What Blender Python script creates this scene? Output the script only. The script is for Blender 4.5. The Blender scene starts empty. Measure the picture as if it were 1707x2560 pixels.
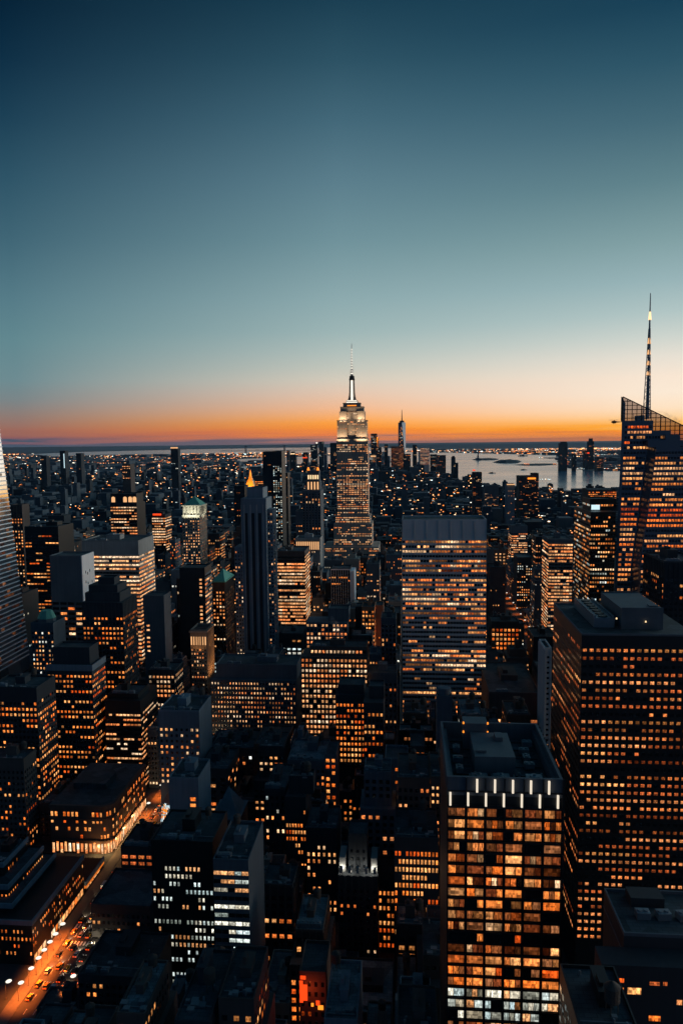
import bpy, math, random
import numpy as np
from mathutils import Vector, Matrix
RNG = random.Random(11)
S = bpy.context.scene
COL = S.collection
R = math.radians

# ------------------------------------------------------------------ camera
# photograph frame 1707 x 2560; metres; +Y runs down the avenues, +X west, camera 260 m up on a roof deck
PW, PH, FOC = 1707.0, 2560.0, 1880.0
EYE = Vector((0.0, 0.0, 260.0))
YAW, PITCH, ROLL = R(4.93), R(-5.35), R(-0.62)
cam_data = bpy.data.cameras.new('camera')
cam = bpy.data.objects.new('camera', cam_data)
COL.objects.link(cam)
CAMR = Matrix.Rotation(YAW, 3, 'Z') @ Matrix.Rotation(R(90) + PITCH, 3, 'X') @ Matrix.Rotation(ROLL, 3, 'Z')
cam.matrix_world = Matrix.Translation(EYE) @ CAMR.to_4x4()
cam_data.sensor_fit = 'VERTICAL'
cam_data.sensor_height = 36.0
cam_data.lens = 36.0 * FOC / PH
cam_data.clip_start = 1.0
cam_data.clip_end = 200000.0
S.camera = cam
S.render.resolution_x, S.render.resolution_y = 682, 1024

def ray(px, py):
    return CAMR @ Vector(((px - PW / 2) / FOC, (PH / 2 - py) / FOC, -1.0))

def at(px, py, Y):
    d = ray(px, py)
    return EYE + d * (Y / d.y)

def atz(px, py, z):
    d = ray(px, py)
    return EYE + d * ((z - EYE.z) / d.z)

CAMI = CAMR.transposed()
def project(p):
    v = CAMI @ (Vector(p) - EYE)
    if v.z > -0.5:
        return None
    return (PW / 2 + FOC * v.x / -v.z, PH / 2 - FOC * v.y / -v.z)

def lin(c):
    out = []
    for v in c:
        v = v / 255.0
        out.append(v / 12.92 if v <= 0.04045 else ((v + 0.055) / 1.055) ** 2.4)
    return tuple(out)

# ------------------------------------------------------------------ colour management
S.view_settings.view_transform = 'Standard'
S.view_settings.look = 'None'
S.view_settings.exposure = 0.0
S.view_settings.gamma = 1.0
S.render.engine = 'CYCLES'
S.cycles.use_denoising = True
S.cycles.max_bounces = 5
S.cycles.diffuse_bounces = 2
S.cycles.glossy_bounces = 3
S.cycles.transparent_max_bounces = 12
S.cycles.sample_clamp_indirect = 4.0

# ------------------------------------------------------------------ sky: dusk after sunset, brightest to the right (west)
def elev(px, py):
    return math.degrees(math.asin(ray(px, py).normalized().z))

SKY_LEFT = (60, [(0, (5, 33, 54)), (150, (13, 46, 68)), (300, (28, 64, 85)), (450, (46, 84, 103)), (600, (64, 102, 118)), (750, (86, 124, 136)), (850, (98, 136, 144)),
                 (950, (110, 140, 146)), (1000, (124, 134, 136)), (1040, (142, 122, 114)), (1075, (156, 104, 88)), (1095, (148, 92, 84)), (1112, (112, 84, 98)), (1126, (72, 84, 102))])
SKY_MID = (853, [(0, (27, 63, 82)), (150, (45, 82, 100)), (300, (67, 104, 121)), (450, (91, 126, 140)), (600, (112, 146, 155)), (750, (142, 171, 175)), (830, (158, 182, 182)), (880, (178, 192, 187)),
                 (920, (197, 200, 189)), (950, (215, 205, 188)), (980, (229, 200, 177)), (1020, (243, 186, 144)), (1040, (249, 174, 108)), (1056, (253, 160, 62)), (1070, (250, 144, 42)), (1086, (236, 124, 58)), (1098, (190, 118, 90)), (1110, (140, 104, 105))])
SKY_RIGHT = (1650, [(0, (24, 64, 86)), (150, (44, 84, 103)), (300, (68, 105, 120)), (450, (95, 130, 139)), (600, (129, 160, 164)), (700, (152, 180, 184)), (780, (178, 198, 197)), (840, (206, 213, 206)),
                    (890, (232, 225, 212)), (940, (251, 232, 212)), (980, (255, 236, 214)), (1020, (255, 226, 193)), (1040, (255, 212, 158)), (1055, (255, 188, 98)), (1067, (255, 166, 18)), (1081, (255, 146, 5)), (1091, (248, 138, 14)), (1100, (226, 124, 40))])
SKY_BACK = [(0.0, (50, 66, 94)), (4.0, (48, 76, 106)), (15.0, (42, 76, 106)), (45.0, (26, 58, 84)), (90.0, (16, 48, 72))]

def make_world():
    w = bpy.data.worlds.new('World')
    S.world = w
    w.use_nodes = True
    nt = w.node_tree
    N, L = nt.nodes, nt.links
    N.clear()
    out = N.new('ShaderNodeOutputWorld')
    bg = N.new('ShaderNodeBackground')
    L.new(bg.outputs[0], out.inputs[0])
    tc = N.new('ShaderNodeTexCoord')
    sep = N.new('ShaderNodeSeparateXYZ')
    L.new(tc.outputs['Generated'], sep.inputs[0])
    def M(op, a, b=None, clamp=False):
        n = N.new('ShaderNodeMath'); n.operation = op; n.use_clamp = clamp
        for i, v in enumerate((a, b)):
            if v is None: continue
            if hasattr(v, 'is_output'): L.new(v, n.inputs[i])
            else: n.inputs[i].default_value = v
        return n.outputs[0]
    el = M('MULTIPLY', M('ARCSINE', sep.outputs[2]), 180 / math.pi)
    az = M('MULTIPLY', M('ARCTAN2', sep.outputs[0], sep.outputs[1]), 180 / math.pi)
    # faint streaks of cloud low over the horizon shift the ramp a little
    mp = N.new('ShaderNodeMapping'); mp.inputs['Scale'].default_value = (5, 5, 170)
    L.new(tc.outputs['Generated'], mp.inputs[0])
    nz = N.new('ShaderNodeTexNoise'); nz.inputs['Scale'].default_value = 1.0; nz.inputs['Detail'].default_value = 4
    L.new(mp.outputs[0], nz.inputs['Vector'])
    low = M('SUBTRACT', 1.0, M('DIVIDE', M('ABSOLUTE', M('SUBTRACT', el, 0.45)), 0.75), True)
    el2 = M('ADD', el, M('MULTIPLY', M('MULTIPLY', M('SUBTRACT', nz.outputs[0], 0.5), 2.8), low))
    # position on the ramp: sqrt(elev/40) gives the horizon more room
    pos = M('POWER', M('MAXIMUM', M('DIVIDE', el2, 40.0), 0.0), 0.5, True)
    def ramp(stops):
        r = N.new('ShaderNodeValToRGB')
        L.new(pos, r.inputs[0])
        cr = r.color_ramp
        cr.interpolation = 'LINEAR'
        st = sorted((min(1.0, math.sqrt(max(e, 0) / 40.0)), c) for e, c in stops)
        cr.elements[0].position = st[0][0]; cr.elements[0].color = (*lin(st[0][1]), 1)
        cr.elements[1].position = st[-1][0]; cr.elements[1].color = (*lin(st[-1][1]), 1)
        for p, c in st[1:-1]:
            e = cr.elements.new(p); h_ = 1 + .12 * max(0, 1 - 40 * p * p / 3.0); e.color = (*[v * h_ for v in lin(c)], 1)
        return r.outputs[0]
    rl, rm, rr = (ramp([(elev(x, y), c) for y, c in st] + [(40, tuple(int(v * .62) for v in st[0][1]))]) for x, st in (SKY_LEFT, SKY_MID, SKY_RIGHT))
    rb = ramp(SKY_BACK)
    def mix(f, a, b):
        n = N.new('ShaderNodeMix'); n.data_type = 'RGBA'
        L.new(f, n.inputs[0]); L.new(a, n.inputs[6]); L.new(b, n.inputs[7])
        return n.outputs[2]
    def mr(a0, a1):
        n = N.new('ShaderNodeMapRange'); n.inputs[1].default_value = a0; n.inputs[2].default_value = a1
        n.interpolation_type = 'LINEAR'
        L.new(az, n.inputs[0])
        return n.outputs[0]
    azm = -4.93
    c = mix(mr(azm - 23.0, azm), rl, rm)
    c = mix(mr(azm, azm + 23.0), c, rr)
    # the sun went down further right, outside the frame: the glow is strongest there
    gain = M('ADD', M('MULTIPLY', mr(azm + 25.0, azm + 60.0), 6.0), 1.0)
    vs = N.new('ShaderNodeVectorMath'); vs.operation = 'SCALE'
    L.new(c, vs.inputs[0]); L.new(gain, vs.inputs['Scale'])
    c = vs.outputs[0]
    c = mix(mr(azm + 75.0, azm + 130.0), c, rb)
    c = mix(mr(azm - 28.0, azm - 85.0), c, rb)
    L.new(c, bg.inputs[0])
    bg.inputs[1].default_value = 1.0
make_world()

# ------------------------------------------------------------------ mesh helper
class MB:
    def __init__(self):
        self.v, self.f, self.m, self.uv, self.c = [], [], [], [], []
    def face(self, pts, mat=0, uvs=None, col=None):
        i = len(self.v)
        self.v.extend(tuple(p) for p in pts)
        n = len(pts)
        self.f.append(tuple(range(i, i + n)))
        self.m.append(mat)
        self.uv.extend(uvs if uvs else [(0.0, 0.0)] * n)
        self.c.extend([col if col else (0, 0, 0, 1)] * n)
    def box(self, x0, x1, y0, y1, z0, z1, mat=0, bottom=False, top=True):
        a, b, c, d = (x0, y0), (x1, y0), (x1, y1), (x0, y1)
        for p, q in ((a, b), (b, c), (c, d), (d, a)):
            self.face([(*p, z0), (*q, z0), (*q, z1), (*p, z1)], mat)
        if top: self.face([(*a, z1), (*b, z1), (*c, z1), (*d, z1)], mat)
        if bottom: self.face([(*d, z0), (*c, z0), (*b, z0), (*a, z0)], mat)
    def prism(self, pts, z0, z1, mat=0, top=True, pts1=None):
        q = pts1 if pts1 else pts
        n = len(pts)
        for i in range(n):
            j = (i + 1) % n
            self.face([(*pts[i], z0), (*pts[j], z0), (*q[j], z1), (*q[i], z1)], mat)
        if top: self.face([(*p, z1) for p in q], mat)
    def ring(self, cx, cy, r, n=12, a0=0.0):
        return [(cx + r * math.cos(a0 + 2 * math.pi * k / n), cy + r * math.sin(a0 + 2 * math.pi * k / n)) for k in range(n)]
    def cyl(self, cx, cy, r0, r1, z0, z1, n=12, mat=0, a0=0.0):
        self.prism(self.ring(cx, cy, r0, n, a0), z0, z1, mat, True, self.ring(cx, cy, r1, n, a0))
    def pyramid(self, x0, x1, y0, y1, z0, z1, mat=0):
        t = ((x0 + x1) / 2, (y0 + y1) / 2, z1)
        a, b, c, d = (x0, y0, z0), (x1, y0, z0), (x1, y1, z0), (x0, y1, z0)
        for p, q in ((a, b), (b, c), (c, d), (d, a)):
            self.face([p, q, t], mat)
    def bar(self, p, q, r=0.2, mat=0, n=4):
        p, q = Vector(p), Vector(q)
        d = (q - p).normalized()
        u = d.orthogonal().normalized(); w = d.cross(u)
        P = [p + (u * math.cos(2 * math.pi * k / n) + w * math.sin(2 * math.pi * k / n)) * r for k in range(n)]
        Q = [x + (q - p) for x in P]
        for k in range(n):
            j = (k + 1) % n
            self.face([P[k], P[j], Q[j], Q[k]], mat)
    def build(self, name, mats, parent=None, off=(0, 0, 0)):
        me = bpy.data.meshes.new(name)
        V = np.array(self.v, dtype=np.float32).reshape(-1, 3) - np.array(off, dtype=np.float32)
        me.from_pydata(V.tolist(), [], self.f)
        ms = mats if isinstance(mats, (list, tuple)) else [mats]
        for m in ms: me.materials.append(m)
        if len(ms) > 1: me.polygons.foreach_set('material_index', self.m)
        if any(c[0] or c[1] or c[2] for c in self.c[:1]) or any(c[0] for c in self.c):
            uvl = me.uv_layers.new(name='UVMap')
            uvl.data.foreach_set('uv', np.array(self.uv, dtype=np.float32).ravel())
            ca = me.color_attributes.new('glow', 'FLOAT_COLOR', 'CORNER')
            ca.data.foreach_set('color', np.array(self.c, dtype=np.float32).ravel())
        me.update()
        o = bpy.data.objects.new(name, me)
        COL.objects.link(o)
        if parent is not None: o.parent = parent
        return o

def tag(o, label=None, cat=None, group=None, kind=None):
    if label: o['label'] = label
    if cat: o['category'] = cat
    if group: o['group'] = group
    if kind: o['kind'] = kind
    return o

def empty(name, loc, label, cat, group=None):
    o = bpy.data.objects.new(name, None)
    o.empty_display_size = 2
    COL.objects.link(o)
    o.location = loc
    return tag(o, label, cat, group)

# ------------------------------------------------------------------ materials
def new_mat(name):
    m = bpy.data.materials.new(name)
    m.use_nodes = True
    nt = m.node_tree
    b = nt.nodes['Principled BSDF']
    return m, nt, b

def wall_mat(name, col, rough=0.85, var=0.35, scale=0.06, streak=0.3, metal=0.0):
    """masonry, concrete or metal cladding with large patches, rain streaks and fine grain"""
    m, nt, b = new_mat(name)
    N, L = nt.nodes, nt.links
    tc = N.new('ShaderNodeTexCoord')
    n1 = N.new('ShaderNodeTexNoise'); n1.inputs['Scale'].default_value = scale; n1.inputs['Detail'].default_value = 5
    L.new(tc.outputs['Object'], n1.inputs['Vector'])
    mp = N.new('ShaderNodeMapping'); mp.inputs['Scale'].default_value = (0.5, 0.5, 0.02)
    L.new(tc.outputs['Object'], mp.inputs[0])
    n2 = N.new('ShaderNodeTexNoise'); n2.inputs['Scale'].default_value = 1.0; n2.inputs['Detail'].default_value = 3
    L.new(mp.outputs[0], n2.inputs['Vector'])
    oi = N.new('ShaderNodeObjectInfo')
    def math_(op, a, v):
        n = N.new('ShaderNodeMath'); n.operation = op
        L.new(a, n.inputs[0])
        if hasattr(v, 'is_output'): L.new(v, n.inputs[1])
        else: n.inputs[1].default_value = v
        return n.outputs[0]
    f = math_('ADD', math_('MULTIPLY', math_('SUBTRACT', n1.outputs[0], 0.5), 2 * var), 1.0)
    g = math_('ADD', math_('MULTIPLY', math_('SUBTRACT', n2.outputs[0], 0.5), 2 * streak), 1.0)
    h = math_('ADD', math_('MULTIPLY', oi.outputs['Random'], 0.35), 0.82)
    k = math_('MULTIPLY', math_('MULTIPLY', f, g), h)
    mx = N.new('ShaderNodeVectorMath'); mx.operation = 'SCALE'
    mx.inputs[0].default_value = col
    L.new(k, mx.inputs['Scale'])
    L.new(mx.outputs[0], b.inputs['Base Color'])
    b.inputs['Roughness'].default_value = rough
    b.inputs['Metallic'].default_value = metal
    return m

def plain_mat(name, col, rough=0.6, metal=0.0, spec=0.5):
    m, nt, b = new_mat(name)
    b.inputs['Base Color'].default_value = (*col, 1)
    b.inputs['Roughness'].default_value = rough
    b.inputs['Metallic'].default_value = metal
    b.inputs['Specular IOR Level'].default_value = spec
    return m

def glow_mat(name, col, strength):
    m, nt, b = new_mat(name)
    b.inputs['Base Color'].default_value = (0, 0, 0, 1)
    b.inputs['Emission Color'].default_value = (*col, 1)
    b.inputs['Emission Strength'].default_value = strength
    m.cycles.emission_sampling = 'NONE'
    return m

def window_mat():
    """lit room behind glass: per-window colour from the mesh, blocks of blinds, partitions, ceiling lights"""
    m, nt, b = new_mat('lit_window')
    N, L = nt.nodes, nt.links
    at_ = N.new('ShaderNodeAttribute'); at_.attribute_name = 'glow'
    uv = N.new('ShaderNodeUVMap')
    def cells(sx, sy):
        mp = N.new('ShaderNodeMapping'); mp.inputs['Scale'].default_value = (sx, sy, 1)
        L.new(uv.outputs[0], mp.inputs[0])
        fl = N.new('ShaderNodeVectorMath'); fl.operation = 'FLOOR'
        L.new(mp.outputs[0], fl.inputs[0])
        wn = N.new('ShaderNodeTexWhiteNoise'); wn.noise_dimensions = '2D'
        L.new(fl.outputs[0], wn.inputs['Vector'])
        return wn
    ca, cb = cells(3.7, 1.9), cells(9.3, 3.1)
    class nz: outputs = [cb.outputs['Value']]
    sepc = N.new('ShaderNodeSeparateColor'); L.new(ca.outputs['Color'], sepc.inputs[0])
    def mth(op, a, c):
        n = N.new('ShaderNodeMath'); n.operation = op
        L.new(a, n.inputs[0])
        if hasattr(c, 'is_output'): L.new(c, n.inputs[1])
        else: n.inputs[1].default_value = c
        return n.outputs[0]
    k = mth('ADD', mth('MULTIPLY', sepc.outputs[0], 0.80), 0.40)
    k2 = mth('ADD', mth('MULTIPLY', nz.outputs[0], 0.75), 0.62)
    k = mth('MULTIPLY', k, k2)
    # strip of ceiling lights in the upper part of each room
    su = N.new('ShaderNodeSeparateXYZ'); L.new(uv.outputs[0], su.inputs[0])
    fr = mth('FRACT', su.outputs[1], 0.0)
    up = mth('MULTIPLY', mth('GREATER_THAN', fr, 0.62), 0.35)
    k = mth('ADD', k, mth('MULTIPLY', up, sepc.outputs[1]))
    # the room falls off towards the jambs and head
    fu = mth('FRACT', su.outputs[0], 0.0)
    du = mth('ABSOLUTE', mth('SUBTRACT', fu, 0.5), 0.0); dv = mth('ABSOLUTE', mth('SUBTRACT', fr, 0.5), 0.0)
    ed = mth('MULTIPLY', mth('MAXIMUM', du, dv), 2.0)
    ed = mth('SUBTRACT', mth('MULTIPLY', mth('POWER', ed, 5.0), -0.55), -1.12)
    k = mth('MULTIPLY', mth('POWER', k, 1.35), ed)
    sc = N.new('ShaderNodeVectorMath'); sc.operation = 'SCALE'
    L.new(at_.outputs['Color'], sc.inputs[0]); L.new(k, sc.inputs['Scale'])
    # dimmer parts of a room go redder: raise green and blue to a power with the brightness
    L.new(sc.outputs[0], b.inputs['Emission Color'])
    b.inputs['Emission Strength'].default_value = 1.45
    b.inputs['Base Color'].default_value = (0.004, 0.004, 0.005, 1)
    b.inputs['Roughness'].default_value = 0.12
    m.cycles.emission_sampling = 'NONE'
    return m

def roof_mat(name, col):
    m = wall_mat(name, col, 0.9, 0.45, 0.25, 0.0)
    nt = m.node_tree; N, L = nt.nodes, nt.links
    b = N['Principled BSDF']
    src = b.inputs['Base Color'].links[0].from_socket
    tc = N.new('ShaderNodeTexCoord')
    br = N.new('ShaderNodeTexBrick'); br.inputs['Scale'].default_value = .16; br.inputs['Color1'].default_value = (1, 1, 1, 1); br.inputs['Color2'].default_value = (.68, .7, .72, 1)
    br.inputs['Mortar'].default_value = (.35, .35, .35, 1); br.inputs['Mortar Size'].default_value = .012
    L.new(tc.outputs['Object'], br.inputs['Vector'])
    vo = N.new('ShaderNodeTexVoronoi'); vo.inputs['Scale'].default_value = .13; L.new(tc.outputs['Object'], vo.inputs['Vector'])
    sp = N.new('ShaderNodeSeparateColor'); L.new(vo.outputs['Color'], sp.inputs[0])
    mr = N.new('ShaderNodeMapRange'); mr.inputs[3].default_value = .55; mr.inputs[4].default_value = 1.35; L.new(sp.outputs[0], mr.inputs[0])
    m1 = N.new('ShaderNodeVectorMath'); m1.operation = 'MULTIPLY'; L.new(src, m1.inputs[0]); L.new(br.outputs[0], m1.inputs[1])
    m2 = N.new('ShaderNodeVectorMath'); m2.operation = 'SCALE'; L.new(m1.outputs[0], m2.inputs[0]); L.new(mr.outputs[0], m2.inputs['Scale'])
    L.new(m2.outputs[0], b.inputs['Base Color'])
    return m

MAT = dict(
    black=wall_mat('black_metal_cladding', (0.006, 0.008, 0.010), 0.5, 0.4, streak=0.2),
    dark=wall_mat('dark_masonry', (0.028, 0.032, 0.039)),
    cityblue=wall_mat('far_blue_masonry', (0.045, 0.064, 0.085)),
    slate=wall_mat('slate_grey_stone', (0.095, 0.11, 0.128)),
    blue=wall_mat('blue_grey_concrete', (0.16, 0.19, 0.22)),
    grey=wall_mat('grey_limestone', (0.30, 0.29, 0.28)),
    stone=wall_mat('buff_limestone', (0.34, 0.29, 0.24)),
    pale=wall_mat('pale_concrete', (0.66, 0.60, 0.56), streak=0.12, var=0.15),
    gable=wall_mat('west_glow_tinted_wall', (0.88, 0.78, 0.74), streak=0.1, var=0.1),  # pale wall; its pinkness and extra brightness are west glow put into the colour
    brown=wall_mat('brown_stone', (0.085, 0.06, 0.052)),
    brick=wall_mat('red_brown_brick', (0.10, 0.055, 0.042)),
    terra=wall_mat('terracotta_brick', (0.30, 0.13, 0.07)),
    roof=roof_mat('tar_and_gravel_roof', (0.055, 0.068, 0.078)),
    roofpale=roof_mat('pale_membrane_roof', (0.17, 0.20, 0.22)),
    duct=wall_mat('galvanised_steel', (0.20, 0.22, 0.24), 0.5, 0.2, 0.3, 0.1, 0.4),
    copper=wall_mat('green_copper', (0.10, 0.34, 0.25), 0.6, 0.3, 0.3),
    gold=wall_mat('gilded_tiles', (0.85, 0.42, 0.08), 0.4, 0.2, 0.3),
    white=wall_mat('white_metal', (0.70, 0.72, 0.74), 0.5, 0.1, 0.2, 0.1),
    steel=plain_mat('steel', (0.22, 0.23, 0.25), 0.4, 0.8),
    glass=plain_mat('dark_window_glass', (0.008, 0.010, 0.013), 0.12),
    curtain=plain_mat('blue_curtain_wall_glass', (0.10, 0.12, 0.14), 0.08, 0.4, 0.9),
    asphalt=wall_mat('asphalt', (0.045, 0.045, 0.048), 0.8, 0.4, 0.3, 0.0),
    paving=wall_mat('paving', (0.09, 0.085, 0.08), 0.85, 0.3, 0.6, 0.0),
    mark=plain_mat('road_paint', (0.7, 0.7, 0.68), 0.7),
    plant=wall_mat('grey_plant_casing', (0.075, 0.095, 0.11), 0.7, 0.35, 0.15, 0.2),
    mirrorwall=plain_mat('sky_mirroring_glass', (.42, .45, .48), 0.07, 0.85),
    land=wall_mat('dark_land', (0.03, 0.038, 0.044), 0.95, 0.5, 0.002, 0.0),
    hill=wall_mat('wooded_hills', (0.045, 0.06, 0.07), 0.95, 0.5, 0.0004, 0.0),
    leaf=wall_mat('dark_leaves', (0.03, 0.045, 0.025), 0.9, 0.5, 0.8, 0.0),
    wood=wall_mat('tank_timber', (0.07, 0.05, 0.04), 0.9, 0.3, 0.6),
    litwin=window_mat(),
)
GLOW = dict(
    white=glow_mat('white_lamp', lin((255, 246, 228)), 1.25),
    fin=glow_mat('fin_lamp', lin((255, 238, 214)), .92),
    warm=glow_mat('warm_lamp', lin((255, 214, 160)), 1.5),
    orange=glow_mat('sodium_lamp', lin((255, 140, 40)), 1.6),
    red=glow_mat('red_lamp', lin((255, 70, 20)), 1.3),
    cool=glow_mat('cool_lamp', lin((200, 230, 240)), 1.2),
    peach=glow_mat('peach_lamp', lin((255, 190, 130)), 1.0),
)
PAL = dict(
    warm=[((255, 176, 108), 4), ((255, 150, 78), 4), ((240, 122, 54), 2), ((255, 208, 160), 2)],
    orange=[((255, 146, 68), 4), ((244, 120, 44), 3), ((255, 172, 100), 3), ((226, 88, 26), 1)],
    peach=[((255, 188, 130), 4), ((252, 166, 104), 3), ((255, 216, 176), 2), ((242, 138, 76), 2)],
    cool=[((214, 232, 232), 4), ((186, 212, 218), 2), ((240, 236, 216), 2), ((255, 184, 124), 2)],
    mixed=[((255, 174, 104), 3), ((255, 146, 72), 3), ((232, 234, 224), 2), ((204, 226, 230), 1), ((255, 208, 158), 2)],
    dim=[((206, 114, 58), 3), ((178, 86, 42), 3), ((222, 138, 82), 2), ((250, 168, 98), 1)],
)
def pick(pal, rng, lo=0.35):
    cs = PAL[pal]
    c = rng.choices([x[0] for x in cs], [x[1] for x in cs])[0]
    k = lo + (1.05 - lo) * rng.random()
    l = lin(c)
    # dim rooms are redder than bright ones
    return (l[0] * k, l[1] * k ** 1.12, l[2] * k ** 1.28, 1)

# ------------------------------------------------------------------ buildings
def ST(fh=3.9, bw=3.0, ww=0.6, wh=0.5, p=0.5, pal='warm', relief=None, mix=0.5, skip=1.0, glass=True, every=1, lo=0.35, run=3, pr=0.35, foot=0.0):
    return dict(fh=fh, bw=bw, ww=ww, wh=wh, p=p, pal=pal, relief=relief, mix=mix, skip=skip, glass=glass, every=every, lo=lo, run=run, pr=pr, foot=foot)

def facade(wallmb, face, box, st, zmin, rng):
    """relief onto the wall mesh; returns the windows as (quad, colour or None)"""
    x0, x1, y0, y1, z0, z1 = box[:6]
    z0 = max(z0 + st['foot'], zmin)
    ztop = z1 - st['skip']
    if ztop - z0 < st['fh'] * 0.8: return []
    n = max(1, int((ztop - z0) / st['fh'] + 0.001))
    span = (x1 - x0) if face == 'F' else (y1 - y0)
    nb = max(1, int(round(span / st['bw'])))
    bw = span / nb
    kx = 1.0 if st['ww'] > .8 else .88
    ww, wh, fh = st['ww'] * bw * kx, st['wh'] * st['fh'] * .92, st['fh']
    wins = []
    e = 0.05
    def quad(a, b, za, zb):
        if face == 'F': return [(x0 + a, y0 - e, za), (x0 + b, y0 - e, za), (x0 + b, y0 - e, zb), (x0 + a, y0 - e, zb)]
        if face == 'R': return [(x1 + e, y0 + a, za), (x1 + e, y0 + b, za), (x1 + e, y0 + b, zb), (x1 + e, y0 + a, zb)]
        return [(x0 - e, y0 + b, za), (x0 - e, y0 + a, za), (x0 - e, y0 + a, zb), (x0 - e, y0 + b, zb)]
    def rib(a, b, za, zb, pr):
        if face == 'F': wallmb.box(x0 + a, x0 + b, y0 - pr, y0 - 0.001, za, zb, bottom=True)
        elif face == 'R': wallmb.box(x1 + 0.001, x1 + pr, y0 + a, y0 + b, za, zb, bottom=True)
        else: wallmb.box(x0 - pr, x0 - 0.001, y0 + a, y0 + b, za, zb, bottom=True)
    rel, pr = st['relief'], st['pr']
    if rel in ('pier', 'grid'):
        for i in range(0, nb + 1, st['every']):
            w = bw * (1 - st['ww']) * (0.45 if rel == 'pier' else 0.35)
            a = max(0.0, i * bw - w / 2); b = min(span, i * bw + w / 2)
            if b - a > 0.05: rib(a, b, z0, z1 - 0.02, pr + 0.12)
    if rel in ('band', 'grid'):
        h = fh * (1 - st['wh']) * (0.9 if rel == 'band' else 0.5)
        for k in range(n + 1):
            zc = ztop - k * fh
            rib(0.01, span - 0.01, zc - h / 2 + 0.01, zc + h / 2, pr)
    for k in range(n):
        zc = ztop - (k + 0.5) * fh
        q = rng.random()
        pf = min(1.0, st['p'] * 1.15)
        m = st['mix']
        if q < m * 0.3: pf = min(1.0, st['p'] * 1.6 + 0.15)
        elif q > 1 - m * 0.4: pf = st['p'] * 0.25
        base = pick(st['pal'], rng, st['lo'])
        on, left = False, 0
        for i in range(nb):
            if left <= 0:
                left = rng.randint(1, st['run'])
                on = rng.random() < pf
                base = pick(st['pal'], rng, st['lo']) if rng.random() < 0.6 else base
            left -= 1
            c = None
            if on and rng.random() < 0.93:
                j = (0.35 + 0.45 * rng.random()) if rng.random() < .24 else (0.75 + 0.6 * rng.random())
                c = (base[0] * j, base[1] * j, base[2] * j, 1)
            if c is None and not st['glass']: continue
            a = (i + 0.5) * bw - ww / 2
            wins.append((quad(a, a + ww, zc - wh / 2, zc + wh / 2), c))
    return wins

def win_face(mb, quad, c, rng, lit_i, glass_i):
    if c is None:
        mb.face(quad, glass_i)
        return
    u, v = rng.randint(0, 60), rng.randint(0, 60)
    mb.face(quad, lit_i, [(u, v), (u + 1, v), (u + 1, v + 1), (u, v + 1)], c)

N_INDIV = [0]
def add_windows(root, wins, rng, indiv=100, wallmb=None, name='window'):
    """up to INDIV lit windows as parts of their own (those nearest the eye), the rest as one part; WALLMB takes them all when they are specks"""
    ox = Vector(root.location) if root is not None else Vector((0, 0, 0))
    if wallmb is not None:
        for q, c in wins: win_face(wallmb, q, c, rng, 1, 2)
        return
    lit = [w for w in wins if w[1]]
    lit.sort(key=lambda w: (Vector(w[0][0]) - EYE).length)
    own, rest = lit[:indiv], lit[indiv:] + [w for w in wins if not w[1]]
    if len(rest) and len(rest) < 12: own, rest = own + [w for w in rest if w[1]], [w for w in rest if not w[1]]
    for q, c in own:
        m = MB(); win_face(m, q, c, rng, 0, 0)
        ctr = sum((Vector(p) for p in q), Vector()) / 4
        o = m.build(name, MAT['litwin'], root, ctr)
        o.location = ctr - ox
        N_INDIV[0] += 1
    if rest:
        m = MB()
        for q, c in rest: win_face(m, q, c, rng, 0, 1)
        o = m.build(name, [MAT['litwin'], MAT['glass']], root, ox)
        o['kind'] = 'stuff'

UNIT = {}
def unit_mesh():
    """rooftop air handler: casing, fan cowls, louvre ribs"""
    if 'u' not in UNIT:
        m = MB()
        m.box(-2, 2, -1.4, 1.4, 0.3, 2.2)
        m.box(-1.9, 1.9, -1.3, 1.3, 0.0, 0.3)
        for x in (-1, 1): m.cyl(x, 0, 0.75, 0.7, 2.2, 2.6, 12)
        for k in range(7): m.box(-1.8 + k * 0.55, -1.6 + k * 0.55, -1.46, -1.401, 0.5, 2.0)
        o = m.build('air_handler', MAT['duct'])
        UNIT['u'] = o.data
        bpy.data.objects.remove(o)
    return UNIT['u']
def tank_mesh():
    if 't' not in UNIT:
        m = MB()
        for a in range(4):
            m.bar((1.5 * math.cos(a * 1.5708 + .785), 1.5 * math.sin(a * 1.5708 + .785), 0), (1.4 * math.cos(a * 1.5708 + .785), 1.4 * math.sin(a * 1.5708 + .785), 3.2), 0.14)
        m.cyl(0, 0, 1.9, 1.95, 3.2, 7.0, 14)
        m.cyl(0, 0, 2.05, 0.1, 7.0, 8.5, 14)
        for k in range(4): m.cyl(0, 0, 2.0, 2.0, 3.6 + k * 0.9, 3.72 + k * 0.9, 14)
        o = m.build('water_tank', MAT['wood'])
        UNIT['t'] = o.data
        bpy.data.objects.remove(o)
    return UNIT['t']
def put(name, mesh, root, loc, rot=0.0, sc=1.0):
    o = bpy.data.objects.new(name, mesh)
    COL.objects.link(o)
    o.parent = root
    o.location = Vector(loc) - Vector(root.location)
    o.rotation_euler.z = rot
    o.scale = (sc, sc, sc)
    return o

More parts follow.
